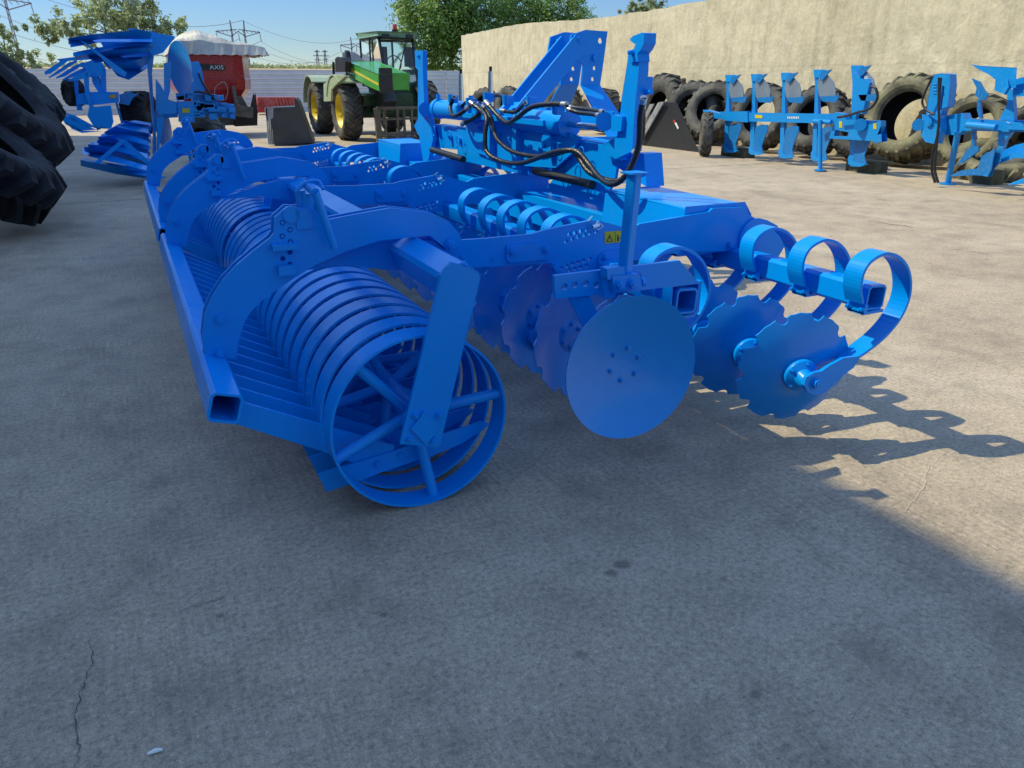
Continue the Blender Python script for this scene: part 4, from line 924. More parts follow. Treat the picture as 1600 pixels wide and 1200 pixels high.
# cab
FYc, BYc = 18.35, 20.0
def q_(px, py, Y=FYc): return P(px, py, Y=Y)
f_tl, f_tr, f_br, f_bl = q_(594, 57), q_(647, 60), q_(652, 118), q_(601, 110)
xl, xr = f_tl.x, f_tr.x; zt = (f_tl.z+f_tr.z)/2; zb = 1.15
cb = MB(); pil = 0.07
def post(a, b, w_=0.06): cb.bar(a, b, w_, w_)
c8 = {('f', 'l', 't'): (xl, FYc+.12, zt), ('f', 'r', 't'): (xr, FYc+.12, zt), ('f', 'l', 'b'): (xl+.05, FYc-.15, zb), ('f', 'r', 'b'): (xr+.0, FYc-.15, zb), ('b', 'l', 't'): (xl, BYc, zt), ('b', 'r', 't'): (xr, BYc, zt), ('b', 'l', 'b'): (xl, BYc, zb), ('b', 'r', 'b'): (xr, BYc, zb)}
for a in 'fb':
    for s in 'lr': post(c8[(a, s, 't')], c8[(a, s, 'b')], .055)
    post(c8[(a, 'l', 't')], c8[(a, 'r', 't')]); post(c8[(a, 'l', 'b')], c8[(a, 'r', 'b')])
for s in 'lr': post(c8[('f', s, 't')], c8[('b', s, 't')]); post(c8[('f', s, 'b')], c8[('b', s, 'b')])
cab = cb.build('cab', BLACK, T, bevel=0.01)
for (a, b, c, d) in ((('f', 'l', 't'), ('f', 'r', 't'), ('f', 'r', 'b'), ('f', 'l', 'b')), (('f', 'l', 't'), ('b', 'l', 't'), ('b', 'l', 'b'), ('f', 'l', 'b')), (('f', 'r', 't'), ('b', 'r', 't'), ('b', 'r', 'b'), ('f', 'r', 'b')), (('b', 'l', 't'), ('b', 'r', 't'), ('b', 'r', 'b'), ('b', 'l', 'b'))):
    p4 = [Vector(c8[v]) for v in (a, b, c, d)]; nn = (p4[1]-p4[0]).cross(p4[2]-p4[0]).normalized(); k = MB(); k.prism(p4, nn*0.006); k.build('window', gl, cab)
k = MB(); k.prism([(xl-.06, FYc-.02, zt+.02), (xr+.06, FYc-.02, zt+.02), (xr+.06, BYc+.05, zt+.02), (xl-.06, BYc+.05, zt+.02)], (0, 0, 0.10)); k.build('roof', simple('roof_green', (.16,.30,.17), (.12,.22,.13), rough=.35), cab, bevel=0.04)
k = MB(); k.box(((xl+xr)/2, BYc-.5, 1.45), (.5, .5, .12)); k.box(((xl+xr)/2, BYc-.25, 1.8), (.34, .10, .45)); k.tube([((xl+xr)/2+.18*cos(2*pi*i/16), FYc+.35, 1.62+.18*sin(2*pi*i/16)) for i in range(16)], .015, n=6, ring=True); k.build('seat', DGREY, cab, bevel=.02)
k = MB(); bp = Vector((xl+.45, FYc+.3, zt+.12)); k.cyl(bp, bp+Vector((0, 0, .06)), .07); k.build('beacon_base', BLACK, cab); k = MB(); k.cyl(bp+Vector((0, 0, .06)), bp+Vector((0, 0, .17)), .06, .045, n=14); k.build('beacon', LAMPR, cab)
k = MB(); k.box((5.85, FYc-.05, 0.95), (1.15, .5, .55)); k.box((6.2, FYc+.9, .95), (.5, 1.6, .5)); k.build('body_side', DGREEN, T, bevel=.05)
for xx in (xl+.12, xr-.12):
    k = MB(); k.box((xx, FYc-.02, zt+.02), (.16, .08, .09)); k.build('work_light', BLACK, cab, bevel=.01)
k = MB(); k.bar((xl+.35, FYc-.10, zb+.25), (xl+.62, FYc+.02, zb+.95), .02, .02); k.build('wiper', BLACK, cab)
k = MB(); k.box((xl-.04, FYc+.75, (zt+zb)/2), (.03, .05, zt-zb)); k.build('door_frame', BLACK, cab)
# boom head, carriage and frames
k = MB(); k.bar((5.5, 20.9, 1.75), (5.28, 17.4, 1.15), 0.34, 0.36); k.bar((5.28, 17.45, 1.2), (5.30, 17.1, 0.75), 0.30, 0.32); k.build('boom', DGREY, T, bevel=.02)
k = MB(); ya = P(600, 215, Z=0.02).y
c_l, c_r = P(588, 168, Y=16.9).x, P(655, 168, Y=16.9).x+0.3; z1 = P(600, 169, Y=16.9).z
k.box(((c_l+c_r)/2, 16.9, z1), (c_r-c_l, .06, .06)); k.box(((c_l+c_r)/2, 16.9, z1-.22), (c_r-c_l, .05, .05)); k.box(((c_l+c_r)/2, 16.9, .18), (c_r-c_l, .05, .07))
for u in (0, .14, .36, .48, .62, .78, 1.0): k.box((c_l+(c_r-c_l)*u, 16.9, z1/2), (.07 if u in (0, 1) else .04, .07, z1-.04))
k.bar((c_l, 16.9, z1), (c_l+.03, 16.9, .03), .09, .12); k.build('fork_carriage', IRON, T)
k = MB(); 
for a, b in (((521.5, 118), (521, 97)), ((545, 95), (541, 80))): k.cyl(P(*a, X=4.7), P(*b, X=4.7), .03, n=8)
k.build('mirror_arm', BLACK, T)
k = MB(); k.prism(PX([(524, 92), (527, 89), (537, 90), (540, 97), (539, 112), (524, 112)], X=4.55), (.12, 0, 0)); k.build('mirror', BLACK, T, bevel=.01); k = MB(); k.prism(PX([(538.5, 79), (541, 80), (543, 94), (540, 96)], X=4.65), (.08, 0, 0)); k.build('mirror', BLACK, T, bevel=.01)

# ================================================================ LOADER BUCKETS, RED MACHINE
def bucket(pts, plane, ext, label, mat, strut=None):
    t = thing('loader_bucket', P(*pts[0], **plane), label, 'bucket'); m = MB(); m.prism(PX(pts, **plane), ext); m.build('shell', mat, t, bevel=.008); return t
STEEL = simple('worn_steel', (0.32, 0.33, 0.35), (0.2, 0.2, 0.22), rough=.5)
bk = bucket([(421, 169), (461, 167), (461, 154), (466, 160), (490, 223), (430, 227)], dict(Y=17.1), (0.25, 1.0, 0), 'dark grey loader bucket standing on end beside the telehandler wheels', DGREY)
m = MB(); y = 17.09
for i in range(4): m.prism(PX([(415+i*3.2, 169), (417+i*3.2, 169), (421.5+i*2.6, 226), (419.5+i*2.6, 226)], Y=y+0.03*i), (0, .06, 0))
m.prism(PX([(414, 168), (427, 167), (427, 184), (418, 190), (415, 180)], Y=y), (0, .04, 0)); m.build('cutting_edge', STEEL, bk)
bk = bucket([(1036, 160), (1057, 160), (1092, 236), (1088, 238), (1004, 234), (998, 228)], dict(X=9.75), (0.30, 0.50, 0), 'black loader bucket on the ground in front of the tyres by the wall', simple('bucket_black', (0.02, 0.022, 0.028), (0.015, 0.016, 0.02), rough=.45))
m = MB(); m.prism(PX([(1030, 160), (1039, 159), (1003, 222), (999, 216)], X=9.7), (-.03, 0, 0)); m.prism(PX([(1017, 163), (1024, 162), (1012, 185), (1010, 178)], X=9.9), (-.03, 0, 0)); m.build('side_rib', STEEL, bk)
m = MB(); m.prism(PX([(1052.5, 189), (1055, 188), (1061, 200), (1059, 202)], X=9.74), (-.004, 0, 0), mi=0); m.prism(PX([(1051.5, 188), (1055, 187), (1056, 191), (1053.5, 192)], X=9.735), (-.004, 0, 0), mi=1); m.build('sticker', [WHITE, REDP], bk)
RED = paint('red_paint', (0.38, 0.010, 0.018), rough=.3, dust=.3)
t = thing('red_implement', P(430, 170, Y=33.0), 'low faded red farm implement beside the fence, left of the telehandler', 'farm implement')
m = MB(); yy = 33.0
m.prism(PX([(402, 152), (462, 152), (466, 172), (402, 172)], Y=yy), (0, .8, 0)); 
for i in range(6): m.bar(P(432+i*5, 152, Y=yy-.1), P(436+i*5, 172, Y=yy-.1), .05, .05)
m.build('frame', simple('faded_red', (0.45, 0.10, 0.09), (0.3, 0.05, 0.05), rough=.6), t)
m = MB(); m.prism(PX([(403, 168), (414, 168), (414, 176), (403, 176)], Y=yy-.2), (0, .5, 0)); m.prism(PX([(403, 160), (414, 160), (414, 162), (403, 162)], Y=yy-.2), (0, .3, 0)); m.build('box', RED, t)
# second red thing far right of fork carriage omitted

# ================================================================ SPREADER
t = thing('fertiliser_spreader', (2.1, 20.6, 0), 'red fertiliser spreader with a crumpled silver tarpaulin over its hopper', 'spreader')
YS = 20.4
def s3(px, py, Y=YS): return P(px, py, Y=Y)
fl, fr = s3(272, 76), s3(363, 78); xl, xr = fl.x, fr.x; zt = fr.z; zb = s3(363, 140).z; ch_ = 0.22; dp = 1.9
ha = MB()
ch_ = 0.62; top = [(xl-.1, YS), (xr, YS), (xr+.22, YS+.06), (xr+ch_, YS+dp), (xl-.1, YS+dp)]
mid = zb; lo = zb-0.55
def ringz(sc, z): 
    cx = (xl+xr)/2; cy = YS+dp/2; return [Vector((cx+(x-cx)*sc, cy+(y-cy)*sc, z)) for x, y in top]
rings_ = [ringz(1, zt), ringz(1.0, zt-.12), ringz(0.985, zt-.14), ringz(.985, mid+.25), ringz(1, mid+.23), ringz(.97, mid), ringz(.55, lo)]
V = [p for r_ in rings_ for p in r_]; n = 5; F = [tuple(reversed(range(n)))]
for j in range(len(rings_)-1):
    for i in range(n): i2 = (i+1) % n; F.append((j*n+i, j*n+i2, (j+1)*n+i2, (j+1)*n+i))
F.append(tuple((len(rings_)-1)*n+i for i in range(n))); ha.add(V, F); hop = ha.build('hopper', RED, t, bevel=.01)
m = MB(); pl_ = PX([(312, 99.5), (347, 101.5), (352, 104), (352.5, 108), (349, 110.5), (312, 109.5)], Y=YS-.002); m.prism(pl_, (0, -.006, 0)); m.build('name_plate', BLACK, hop)
fc = bpy.data.curves.new('lettering', 'FONT'); fc.body = 'AXIS'; fc.extrude = 0.002; fc.align_x = 'CENTER'; fc.align_y = 'CENTER'; fo = bpy.data.objects.new('tmp', fc); COL.objects.link(fo)
bpy.context.view_layer.update(); me = bpy.data.meshes.new_from_object(fo.evaluated_get(bpy.context.evaluated_depsgraph_get())); bpy.data.objects.remove(fo)
lo_ = bpy.data.objects.new('lettering', me); COL.objects.link(lo_); me.materials.append(WHITE)
pc1 = P(338.5, 105.6, Y=YS-.013); h_ = (P(338, 102.4, Y=YS).z-P(338, 108.6, Y=YS).z); lo_.scale = (h_*1.75, h_*1.45, 1); lo_.rotation_euler = (pi/2, 0, 0); lo_.location = pc1; lo_.parent = hop; lo_.matrix_parent_inverse = wm(hop).inverted()
# tarpaulin: rumpled cloth over the hopper
m = MB(); nx, ny = 26, 16; rnd = random.Random(4); V = []
for j in range(ny+1):
    for i in range(nx+1):
        u, v = i/nx, j/ny; x = xl-.16+(xr+ch_-xl+.36)*u; y = YS-.14+(dp+.28)*v
        ridge = 0.24*max(0, 1-abs(u-.33)/.30)*math.exp(-((v-.40)/.5)**2)+0.10-0.12*max(0,u-.45); edge = min(u, v*1.2, 1-u, 1-v); z = zt+0.05+ridge*min(1, edge*8)+0.045*abs(sin(u*13+5*v))*min(1, edge*6)+0.04*sin(v*17+u*9)*min(1, edge*6)
        if edge < 0.01: z = zt-0.09-0.03*abs(sin(i*1.1+j*.9))
        V.append((x, y, z))
m.add(V, [(j*(nx+1)+i, j*(nx+1)+i+1, (j+1)*(nx+1)+i+1, (j+1)*(nx+1)+i) for j in range(ny) for i in range(nx)], 0, False)
tp_ = m.build('tarpaulin', simple('silver_tarp', (0.60, 0.57, 0.50), (0.34, 0.33, 0.31), rough=.65, metal=.1, scale=2), t); so = tp_.modifiers.new('solid', 'SOLIDIFY'); so.thickness = .01
m = MB(); m.box(((xl+xr)/2, YS+.9, lo-.12), (1.3, .9, .3)); m.bar(s3(364, 134, YS-.15), s3(371, 172, YS-.15), .14, .08); m.bar(s3(364, 172, YS-.2), s3(395, 176, YS-.2), .12, .25)
for i in range(3): m.bar(s3(368+i*4, 150), s3(380+i*4, 172), .05, .05)
m.build('frame', IRON, t); m = MB(); m.prism(PX([(368, 178), (402, 176), (402, 196), (368, 197)], Y=YS+.2), (0, .3, 0)); m.prism(PX([(394, 168), (399, 148), (403, 176), (396, 178)], Y=YS+.1), (0, .3, 0)); m.build('spreading_unit', BLACK, t, bevel=.01)
m = MB(); m.tube(smoothpath(PX([(335, 152), (337, 136), (350, 128), (356, 142), (352, 156)], Y=YS-.3), 6), .010, n=6); m.build('hose', STEEL, t)

# ================================================================ PLOUGHS BY THE WALL
PB = paint('plough_blue', (0.003, 0.25, 0.70), rough=.35, dust=.15); PBM = paint('mouldboard_blue', (0.006, 0.17, 0.50), rough=.28, dust=.25); WORN = simple('polished_share', (0.30, 0.36, 0.45), (0.2, 0.26, 0.34), rough=.35, metal=.5, scale=3); WOOD = simple('wood_block', (0.10, 0.11, 0.07), (0.05, 0.055, 0.04), rough=.9, scale=6)
S5 = lambda u, v: (1080+u/5.161, 100+v/5.161)
def c5(pts, X): return [P(*S5(u, v), X=X) for u, v in pts]
def board(mb, outline, depth, bend, mi=0):     # curved plate: outline on plane, pushed out in X by a bow
    z0 = min(p.z for p in outline); z1 = max(p.z for p in outline); y0 = min(p.y for p in outline); y1 = max(p.y for p in outline)
    n = len(outline); c = sum(outline, Vector())/n; V = []; K = 6
    for k in range(K+1):
        for p in outline:
            q = c.lerp(p, k/K); a = (q.y-y0)/(y1-y0); V.append(q+Vector((-bend*(1-a)**2-bend*.5*((q.z-z0)/(z1-z0)-.5)**2*0, 0, 0)))
    m0 = len(V); V += [v+Vector((depth, 0, 0)) for v in V]; F = []
    for k in range(K):
        for i in range(n):
            i2 = (i+1) % n; a, b, cc, d = k*n+i, k*n+i2, (k+1)*n+i2, (k+1)*n+i; F.append((a, b, cc, d)); F.append((m0+d, m0+cc, m0+b, m0+a))
    for i in range(n): i2 = (i+1) % n; F.append((K*n+i, K*n+i2, m0+K*n+i2, m0+K*n+i))
    mb.add(V, F, mi, False)
PLX = 9.6
pl1 = thing('reversible_plough', (9.5, 9.8, 0), 'long blue five-body plough on wooden blocks in front of the tyres', 'plough', 'blue ploughs parked by the wall')
m = MB(); m.prism(c5([(455, 392), (1160, 405), (1160, 480), (455, 462)], PLX-.06), (.13, 0, 0)); m.prism(c5([(235, 385), (455, 380), (455, 470), (275, 455), (240, 440)], PLX-.08), (.17, 0, 0)); m.prism(c5([(95, 370), (125, 372), (250, 405), (260, 440), (200, 440), (105, 410)], PLX-.05), (.1, 0, 0)); m.build('beam', PB, pl1, bevel=.01)
m = MB(); m.prism(c5([(516, 410), (574, 412), (574, 438), (516, 436)], PLX-.062), (-.004, 0, 0)); m.build('sticker', YELLOW, pl1)
m = MB()
for i in range(7): u = 777+i*14; m.prism(c5([(u, 424), (u+9, 424), (u+9, 441), (u, 441)], PLX-.062), (-.004, 0, 0))
m.build('lettering', WHITE, pl1)
def pbody(dx, dz_px, sc=1.0):
    # dx: shift of the body in crop pixels; bodies grow towards the viewer
    f = lambda pts: [(295+dx+(u-295)*sc, 400+dz_px*0+(v-400)*sc+dz_px) for u, v in pts]
    bd = MB(); bd.prism(c5(f([(320, 270), (375, 268), (446, 262), (443, 285), (425, 312), (335, 305)]), PLX-.10), (.012, 0, 0)); bd.build('lower_band', PBM, pl1); leg = MB(); leg.prism(c5(f([(278, 100), (310, 92), (306, 190), (308, 390), (300, 480), (298, 640), (290, 700), (258, 700), (256, 655), (268, 640), (272, 480), (280, 390), (286, 190)]), PLX), (.05, 0, 0)); leg.prism(c5(f([(275, 90), (335, 88), (345, 110), (335, 140), (280, 140)]), PLX-.02), (.06, 0, 0)); leg.build('body_leg', PB, pl1, bevel=.004)
    up = MB(); board(up, c5(f([(312, 140), (345, 128), (375, 125), (425, 170), (447, 225), (445, 270), (425, 308), (335, 300), (312, 260), (303, 200)]), PLX-.02), .015, .07)
    up.prism(c5(f([(330, 100), (400, 85), (372, 115), (345, 150), (320, 165), (315, 130)]), PLX-.06), (.02, 0, 0), mi=1); up.prism(c5(f([(365, 252), (447, 246), (445, 262), (375, 262)]), PLX-.03), (-.008, 0, 0), mi=2); up.build('upper_mouldboard', [WORN, PBM, WHITE], pl1)
    lw_ = MB(); board(lw_, c5(f([(310, 500), (355, 478), (425, 480), (430, 515), (395, 580), (365, 650), (385, 700), (330, 712), (285, 700), (290, 640), (300, 560)]), PLX-.02), .015, .07); lw_.prism(c5(f([(258, 660), (300, 690), (380, 700), (330, 716), (270, 712)]), PLX-.06), (.03, 0, 0), mi=1); lw_.build('lower_mouldboard', [PBM, PB], pl1)
for dx, dz, sc in ((0, 0, 1.0), (208, 6, 1.04), (450, 14, 1.10), (715, 14, 1.18), (1020, 18, 1.30)): pbody(dx, dz, sc)
m = MB(); m.prism(c5([(1295, 60), (1360, 120), (1425, 120), (1440, 150), (1380, 400), (1290, 395), (1300, 180)], PLX-.10), (.10, 0, 0)); m.prism(c5([(1100, 440), (1160, 390), (1230, 400), (1250, 450), (1440, 455), (1530, 460), (1530, 500), (1470, 640), (1540, 625), (1110, 600), (1120, 560), (1150, 480)], PLX-.16), (.10, 0, 0), [c5([(1160, 530), (1270, 550), (1265, 585), (1150, 580)], PLX-.16)]); m.cyl(P(*S5(1362, 490), X=PLX-.16), P(*S5(1362, 490), X=PLX-.24), .085, n=22); m.build('headstock', PB, pl1, bevel=.008)
m = MB(); m.tube(smoothpath(c5([(1180, 430), (1250, 420), (1340, 390), (1440, 360), (1500, 280), (1490, 200), (1450, 180)], PLX-.26), 6), .018, n=8); m.build('hose', HOSE, pl1)
m = MB(); m.cyl(P(*S5(1040, 455), X=9.35), P(*S5(1040, 862), X=9.32), .03, n=10); fp = P(*S5(1040, 865), X=9.3); fp.z = .01; m.cyl(fp, fp+Vector((0, 0, .015)), .09, n=16); m.cyl(P(*S5(990, 462), X=9.4), P(*S5(1130, 470), X=9.4), .035, n=10); m.build('parking_stand', PB, pl1)
m = MB(); 
for (u0, v0, u1, v1) in ((1195, 462, 1218, 515), (1470, 478, 1495, 525)): m.prism(c5([(u0, v0), (u1, v0), (u1, v1), (u0, v1)], PLX-.162), (-.004, 0, 0))
m.build('sticker', YELLOW, pl1)
kk = P(*S5(98, 745), Z=0); wheel(pl1, Vector((kk.x+.02, kk.y, .38)), (-0.80, 0.56, 0), .74, .2, .34, REDP, RUBG, 16)
for (u, v, w_, lb) in ((330, 748, 0.38, 'weathered wooden block under the small end body of the long plough'), (1360, 872, .34, 'weathered wooden block under the front body of the long plough')):
    k0 = P(*S5(u, v), Z=0); m = MB(); m.box(k0+Vector((.12, 0, .075)), (.25, w_*1.6, .15)); m.box(k0+Vector((.12, 0.0, .154)), (.22, w_*1.5, .006)); tag(m.build('wooden_block', WOOD, bevel=.006), lb, 'wooden block')
# second plough at the right edge
S7 = lambda u, v: (1420+u/5.714, 90+v/5.714)
def c7(pts, X): return [P(*S7(u, v), X=X) for u, v in pts]
PX2 = 9.5
pl2 = thing('reversible_plough', (9.5, 6.2, 0), 'blue plough cut off by the right edge of the photo, standing on a round leg', 'plough', 'blue ploughs parked by the wall')
m = MB(); m.prism(c7([(290, 545), (350, 515), (480, 495), (500, 545), (760, 560), (1100, 560), (1300, 560), (1300, 670), (780, 660), (480, 650), (440, 690), (330, 690), (295, 650)], PX2-.05), (.14, 0, 0)); m.prism(c7([(880, 575), (1300, 585), (1300, 655), (870, 640), (920, 590)], PX2-.09), (.04, 0, 0)); m.cyl(P(*S7(520, 600), X=PX2-.12), P(*S7(780, 625), X=PX2-.12), .04, n=12); m.build('beam', PB, pl2, bevel=.008)
m = MB(); m.prism(c7([(215, 155), (290, 142), (365, 150), (370, 250), (345, 440), (300, 450), (280, 520), (155, 495), (180, 330)], PX2-.14), (.12, 0, 0), [c7([(268, 470), (300, 250), (318, 262), (290, 470)], PX2-.14)]); m.prism(c7([(120, 510), (275, 520), (285, 640), (240, 770), (150, 750), (110, 690), (120, 600)], PX2-.2), (.12, 0, 0)); m.cyl(P(*S7(85, 600), X=PX2-.24), P(*S7(85, 600), X=PX2-.05), .075, n=20); m.bolt(P(*S7(192, 575), X=PX2-.2), (-1, 0, 0), .05, .03)
for v in (238, 262, 292, 318): m.box(P(*S7(232, v), X=PX2-.145), (.01, .05, .016))
m.build('headstock', PB, pl2, bevel=.008)
m = MB()
for off in (0, 28): m.tube(smoothpath(c7([(270+off*.6, 180), (268, 420), (270, 560), (255, 700), (215+off, 850), (205+off, 1000), (235+off, 1118)], PX2-.3), 6), .016, n=8)
m.tube(smoothpath(c7([(215, 165), (150, 300), (120, 400), (160, 470), (230, 505)], PX2-.28), 6), .014, n=8); m.build('hose', HOSE, pl2)
m = MB(); a = P(*S7(440, 660), X=PX2-.05); b = P(*S7(348, 1120), X=PX2+.1); b.z = 0.012; m.cyl(a, b, .038, n=12); m.cyl(b-Vector((0, 0, .01)), b+Vector((0, 0, .008)), .10, n=18); m.build('parking_stand', PB, pl2)
m = MB(); m.prism(c7([(570, 65), (640, 75), (965, 90), (955, 265), (900, 280), (870, 330), (770, 290), (780, 200), (720, 150), (640, 115)], PX2-.3), (.02, .02, 0)); board(m, c7([(790, 210), (900, 180), (960, 265), (880, 330), (780, 290)], PX2-.25), .02, .15); m.build('upper_mouldboard', PB, pl2, bevel=.004)
m = MB(); m.prism(c7([(560, 185), (630, 215), (665, 280), (702, 330), (690, 365), (650, 385), (590, 335), (605, 270)], PX2-.1), (.03, 0, 0)); m.prism(c7([(610, 370), (632, 378), (640, 470), (650, 545), (630, 545), (608, 470)], PX2-.08), (.04, 0, 0)); m.build('skimmer', PBM, pl2)
m = MB(); m.prism(c7([(880, 270), (920, 290), (935, 420), (940, 560), (810, 550), (880, 420)], PX2-.02), (.06, 0, 0)); m.prism(c7([(800, 655), (920, 665), (860, 740), (830, 850), (800, 820)], PX2-.02), (.06, 0, 0)); m.build('body_leg', PB, pl2, bevel=.004)
m = MB()
for i in range(6): o = i*42; m.prism(c7([(930, 200+o*.6), (1100, 150+o*.75), (1300, 190+o), (1300, 215+o), (1100, 180+o*.75), (930, 226+o*.6)], PX2-.1-.03*i), (.02, 0, 0))
for i in range(5): o = i*34; m.prism(c7([(800, 850+o*.5), (950, 780+o*.6), (1300, 700+o*1.5), (1300, 725+o*1.5), (950, 812+o*.6), (800, 880+o*.5)], PX2-.2-.02*i), (.02, 0, 0))
m.build('slatted_mouldboard', PB, pl2)
m = MB(); m.prism(c7([(370, 1060), (470, 1010), (620, 990), (650, 890), (700, 850), (800, 820), (850, 800), (820, 930), (760, 1000), (745, 1060), (600, 1050)], PX2-.35), (.02, .02, 0)); board(m, c7([(650, 890), (830, 800), (790, 1000), (740, 1060), (600, 1050)], PX2-.3), .02, .12); m.prism(c7([(430, 960), (520, 820), (560, 790), (620, 790), (625, 830), (560, 880), (480, 940)], PX2-.05), (.03, 0, 0)); m.prism(c7([(565, 660), (590, 655), (585, 790), (555, 800)], PX2-.04), (.04, 0, 0)); m.build('lower_mouldboard', PBM, pl2)
k0 = P(*S7(635, 1130), Z=0); m = MB(); m.box(k0+Vector((.12, 0, .09)), (.25, .30, .18)); tag(m.build('wooden_block', WOOD, bevel=.006), 'short dark wooden block under the plough at the right edge', 'wooden block')
m = MB(); m.prism(c7([(900, 1135), (960, 1110), (1100, 1060), (1300, 980), (1300, 1040), (1000, 1130)], PX2-.5), (.02, .03, 0)); m.build('share', PB, pl2)

# ================================================================ PLOUGHS ON THE LEFT
S8 = lambda u, v: (60+u/7.06, 40+v/7.06)
def c8_(pts, Y): return [P(*S8(u, v), Y=Y) for u, v in pts]
S3 = lambda u, v: (u/3.529, v/3.529)
def c3(pts, Y): return [P(*S3(u, v), Y=Y) for u, v in pts]
def c3t(pts, Y, t):
    vm = sum(v for u, v in pts)/len(pts); return [P(*S3(u, v), Y=Y+(v-vm)*t) for u, v in pts]
L = 12.0
pl3 = thing('mounted_plough', (0.5, 12.0, 0), 'tall blue turned-over plough with fan-like slatted mouldboards at the left', 'plough', 'blue ploughs on the left')
m = MB(); m.prism(c3([(835, 170), (870, 185), (850, 300), (838, 400), (845, 540), (860, 700), (862, 830), (845, 850), (845, 700), (826, 500), (815, 380), (822, 250)], L), (0.0, .22, 0)); m.prism(c3([(862, 440), (885, 470), (930, 550), (975, 565), (975, 625), (880, 630), (862, 600)], L-.1), (0, .2, 0)); m.prism(c3([(905, 350), (945, 340), (938, 500), (925, 545), (908, 520)], L), (0, .15, 0)); m.prism(c3([(865, 650), (905, 640), (890, 760), (868, 850)], L-.05), (0, .1, 0)); m.build('upright_beam', PB, pl3, bevel=.01)
um = MB()
sl_ = [[(375, 210), (500, 190), (710, 170), (760, 160), (835, 180), (830, 215), (560, 215), (420, 238), (378, 245)], [(402, 290), (470, 275), (640, 245), (830, 225), (830, 250), (620, 275), (450, 305), (404, 312)], [(470, 300), (640, 275), (825, 262), (825, 285), (600, 320), (520, 330)], [(560, 330), (700, 300), (820, 292), (820, 312), (700, 345), (590, 365)], [(610, 370), (720, 335), (815, 320), (815, 352), (700, 425), (640, 405)]]
for i, s in enumerate(sl_): um.prism(c3t([(u+10, v+16) for u, v in s], L-.2+.1*i, (-.006, .010, -.008, .009, -.005)[i]), (0, .03, 0))
for i, s in enumerate(sl_): um.prism(c3t(s, L-.45+.12*i, (.009, -.004, .012, -.006, .010)[i]), (0, .03, 0))
um.prism(c3([(705, 155), (740, 158), (965, 200), (960, 215), (900, 290), (840, 310), (790, 220)], L-.1), (0, .05, 0)); um.prism(c3([(440, 222), (470, 235), (700, 400), (690, 425), (640, 400), (560, 320)], L-.5), (0, .03, 0))
um.prism(c3([(540, 210), (820, 200), (820, 330), (720, 420), (640, 380)], L+.2), (0, .03, 0)); um.build('slatted_mouldboard', BLUE, pl3)
lm = MB()
sl_ = [[(443, 880), (480, 890), (810, 950), (812, 985), (640, 960), (445, 915)], [(450, 820), (500, 825), (812, 915), (812, 940), (500, 865), (452, 845)], [(485, 795), (540, 800), (812, 885), (812, 905), (520, 830), (487, 812)], [(520, 785), (580, 780), (815, 850), (815, 872), (560, 812), (522, 800)], [(540, 755), (620, 745), (815, 815), (815, 838), (600, 785), (545, 775)], [(560, 740), (650, 720), (818, 780), (818, 802), (640, 755), (565, 755)], [(580, 725), (640, 695), (820, 745), (820, 770), (650, 735), (585, 738)], [(620, 705), (680, 675), (820, 710), (820, 735), (690, 712), (625, 715)], [(650, 690), (730, 675), (820, 690), (820, 705), (700, 700)]]
for i, s in enumerate(sl_): lm.prism(c3t([(u+14, v-11) for u, v in s], L-.45+.12*i, (-.007, .008, -.005, .010, -.006, .008, -.008, .004, -.006)[i]), (0, .03, 0))
for i, s in enumerate(sl_): lm.prism(c3t(s, L-.75+.12*i, (.004, -.010, .006, -.008, .008, -.004, .010, -.006, .006)[i]), (0, .03, 0))
lm.prism(c3([(520, 895), (670, 770), (700, 775), (545, 905)], L-.85), (0, .03, 0)); lm.prism(c3([(640, 760), (700, 780), (815, 880), (812, 910), (680, 800)], L-.8), (0, .03, 0)); lm.prism(c3([(620, 735), (820, 700), (820, 960), (700, 930)], L+.1), (0, .03, 0)); lm.build('slatted_mouldboard', BLUE, pl3)
S9 = lambda u, v: (230+u/7.5, 50+v/7.5)
def c9(pts, Y): return [P(*S9(u, v), Y=Y) for u, v in pts]
m = MB(); cc = P(*S9(410, 420), Y=L+.6); Md = frame_from((-0.93, -0.37, 0.0), cc, 0); disc_mesh(0.70, False, m, Md, .03); m.build('coulter_disc', BLUE2, pl3)
m = MB(); cc = P(*S9(215, 1120), Y=L+.5); Md = frame_from((-0.95, -0.3, 0.0), cc, 0); disc_mesh(0.6, False, m, Md, .03); m.build('coulter_disc', BLUE2, pl3)
m = MB(); m.prism(c9([(340, 760), (360, 810), (550, 815), (555, 1060), (370, 1050), (355, 820)], L+.2), (0, .04, 0)); m.prism(c9([(410, 895), (492, 895), (492, 945), (410, 945)], L+.195), (0, -.003, 0), mi=1); m.prism(c9([(150, 830), (360, 820), (360, 1000), (170, 1010)], L+.25), (0, .25, 0)); m.build('side_plate', [PB, YELLOW], pl3, bevel=.004); m = MB(); m.prism(c9([(490, 360), (600, 345), (640, 430), (670, 600), (680, 720), (560, 740), (500, 650), (540, 560)], L+1.1), (0, .12, 0)); m.build('mast', PB, pl3, bevel=.004); m = MB(); m.prism(c9([(520, 720), (700, 740), (860, 830), (1020, 850), (1030, 1020), (760, 970), (560, 960)], L+1.2), (0, .25, 0))
rnd = random.Random(12)
for i in range(26): q = (rnd.uniform(560, 1000), rnd.uniform(760, 1000)); m.box(P(*S9(*q), Y=L+1.15), (rnd.uniform(.05, .18), .08, rnd.uniform(.03, .09)))
for i in range(8): q = (rnd.uniform(340, 520), rnd.uniform(700, 780)); m.box(P(*S9(*q), Y=L+.7), (.1, .08, .06))
m.build('headstock', [PB, YELLOW], pl3, bevel=.004)
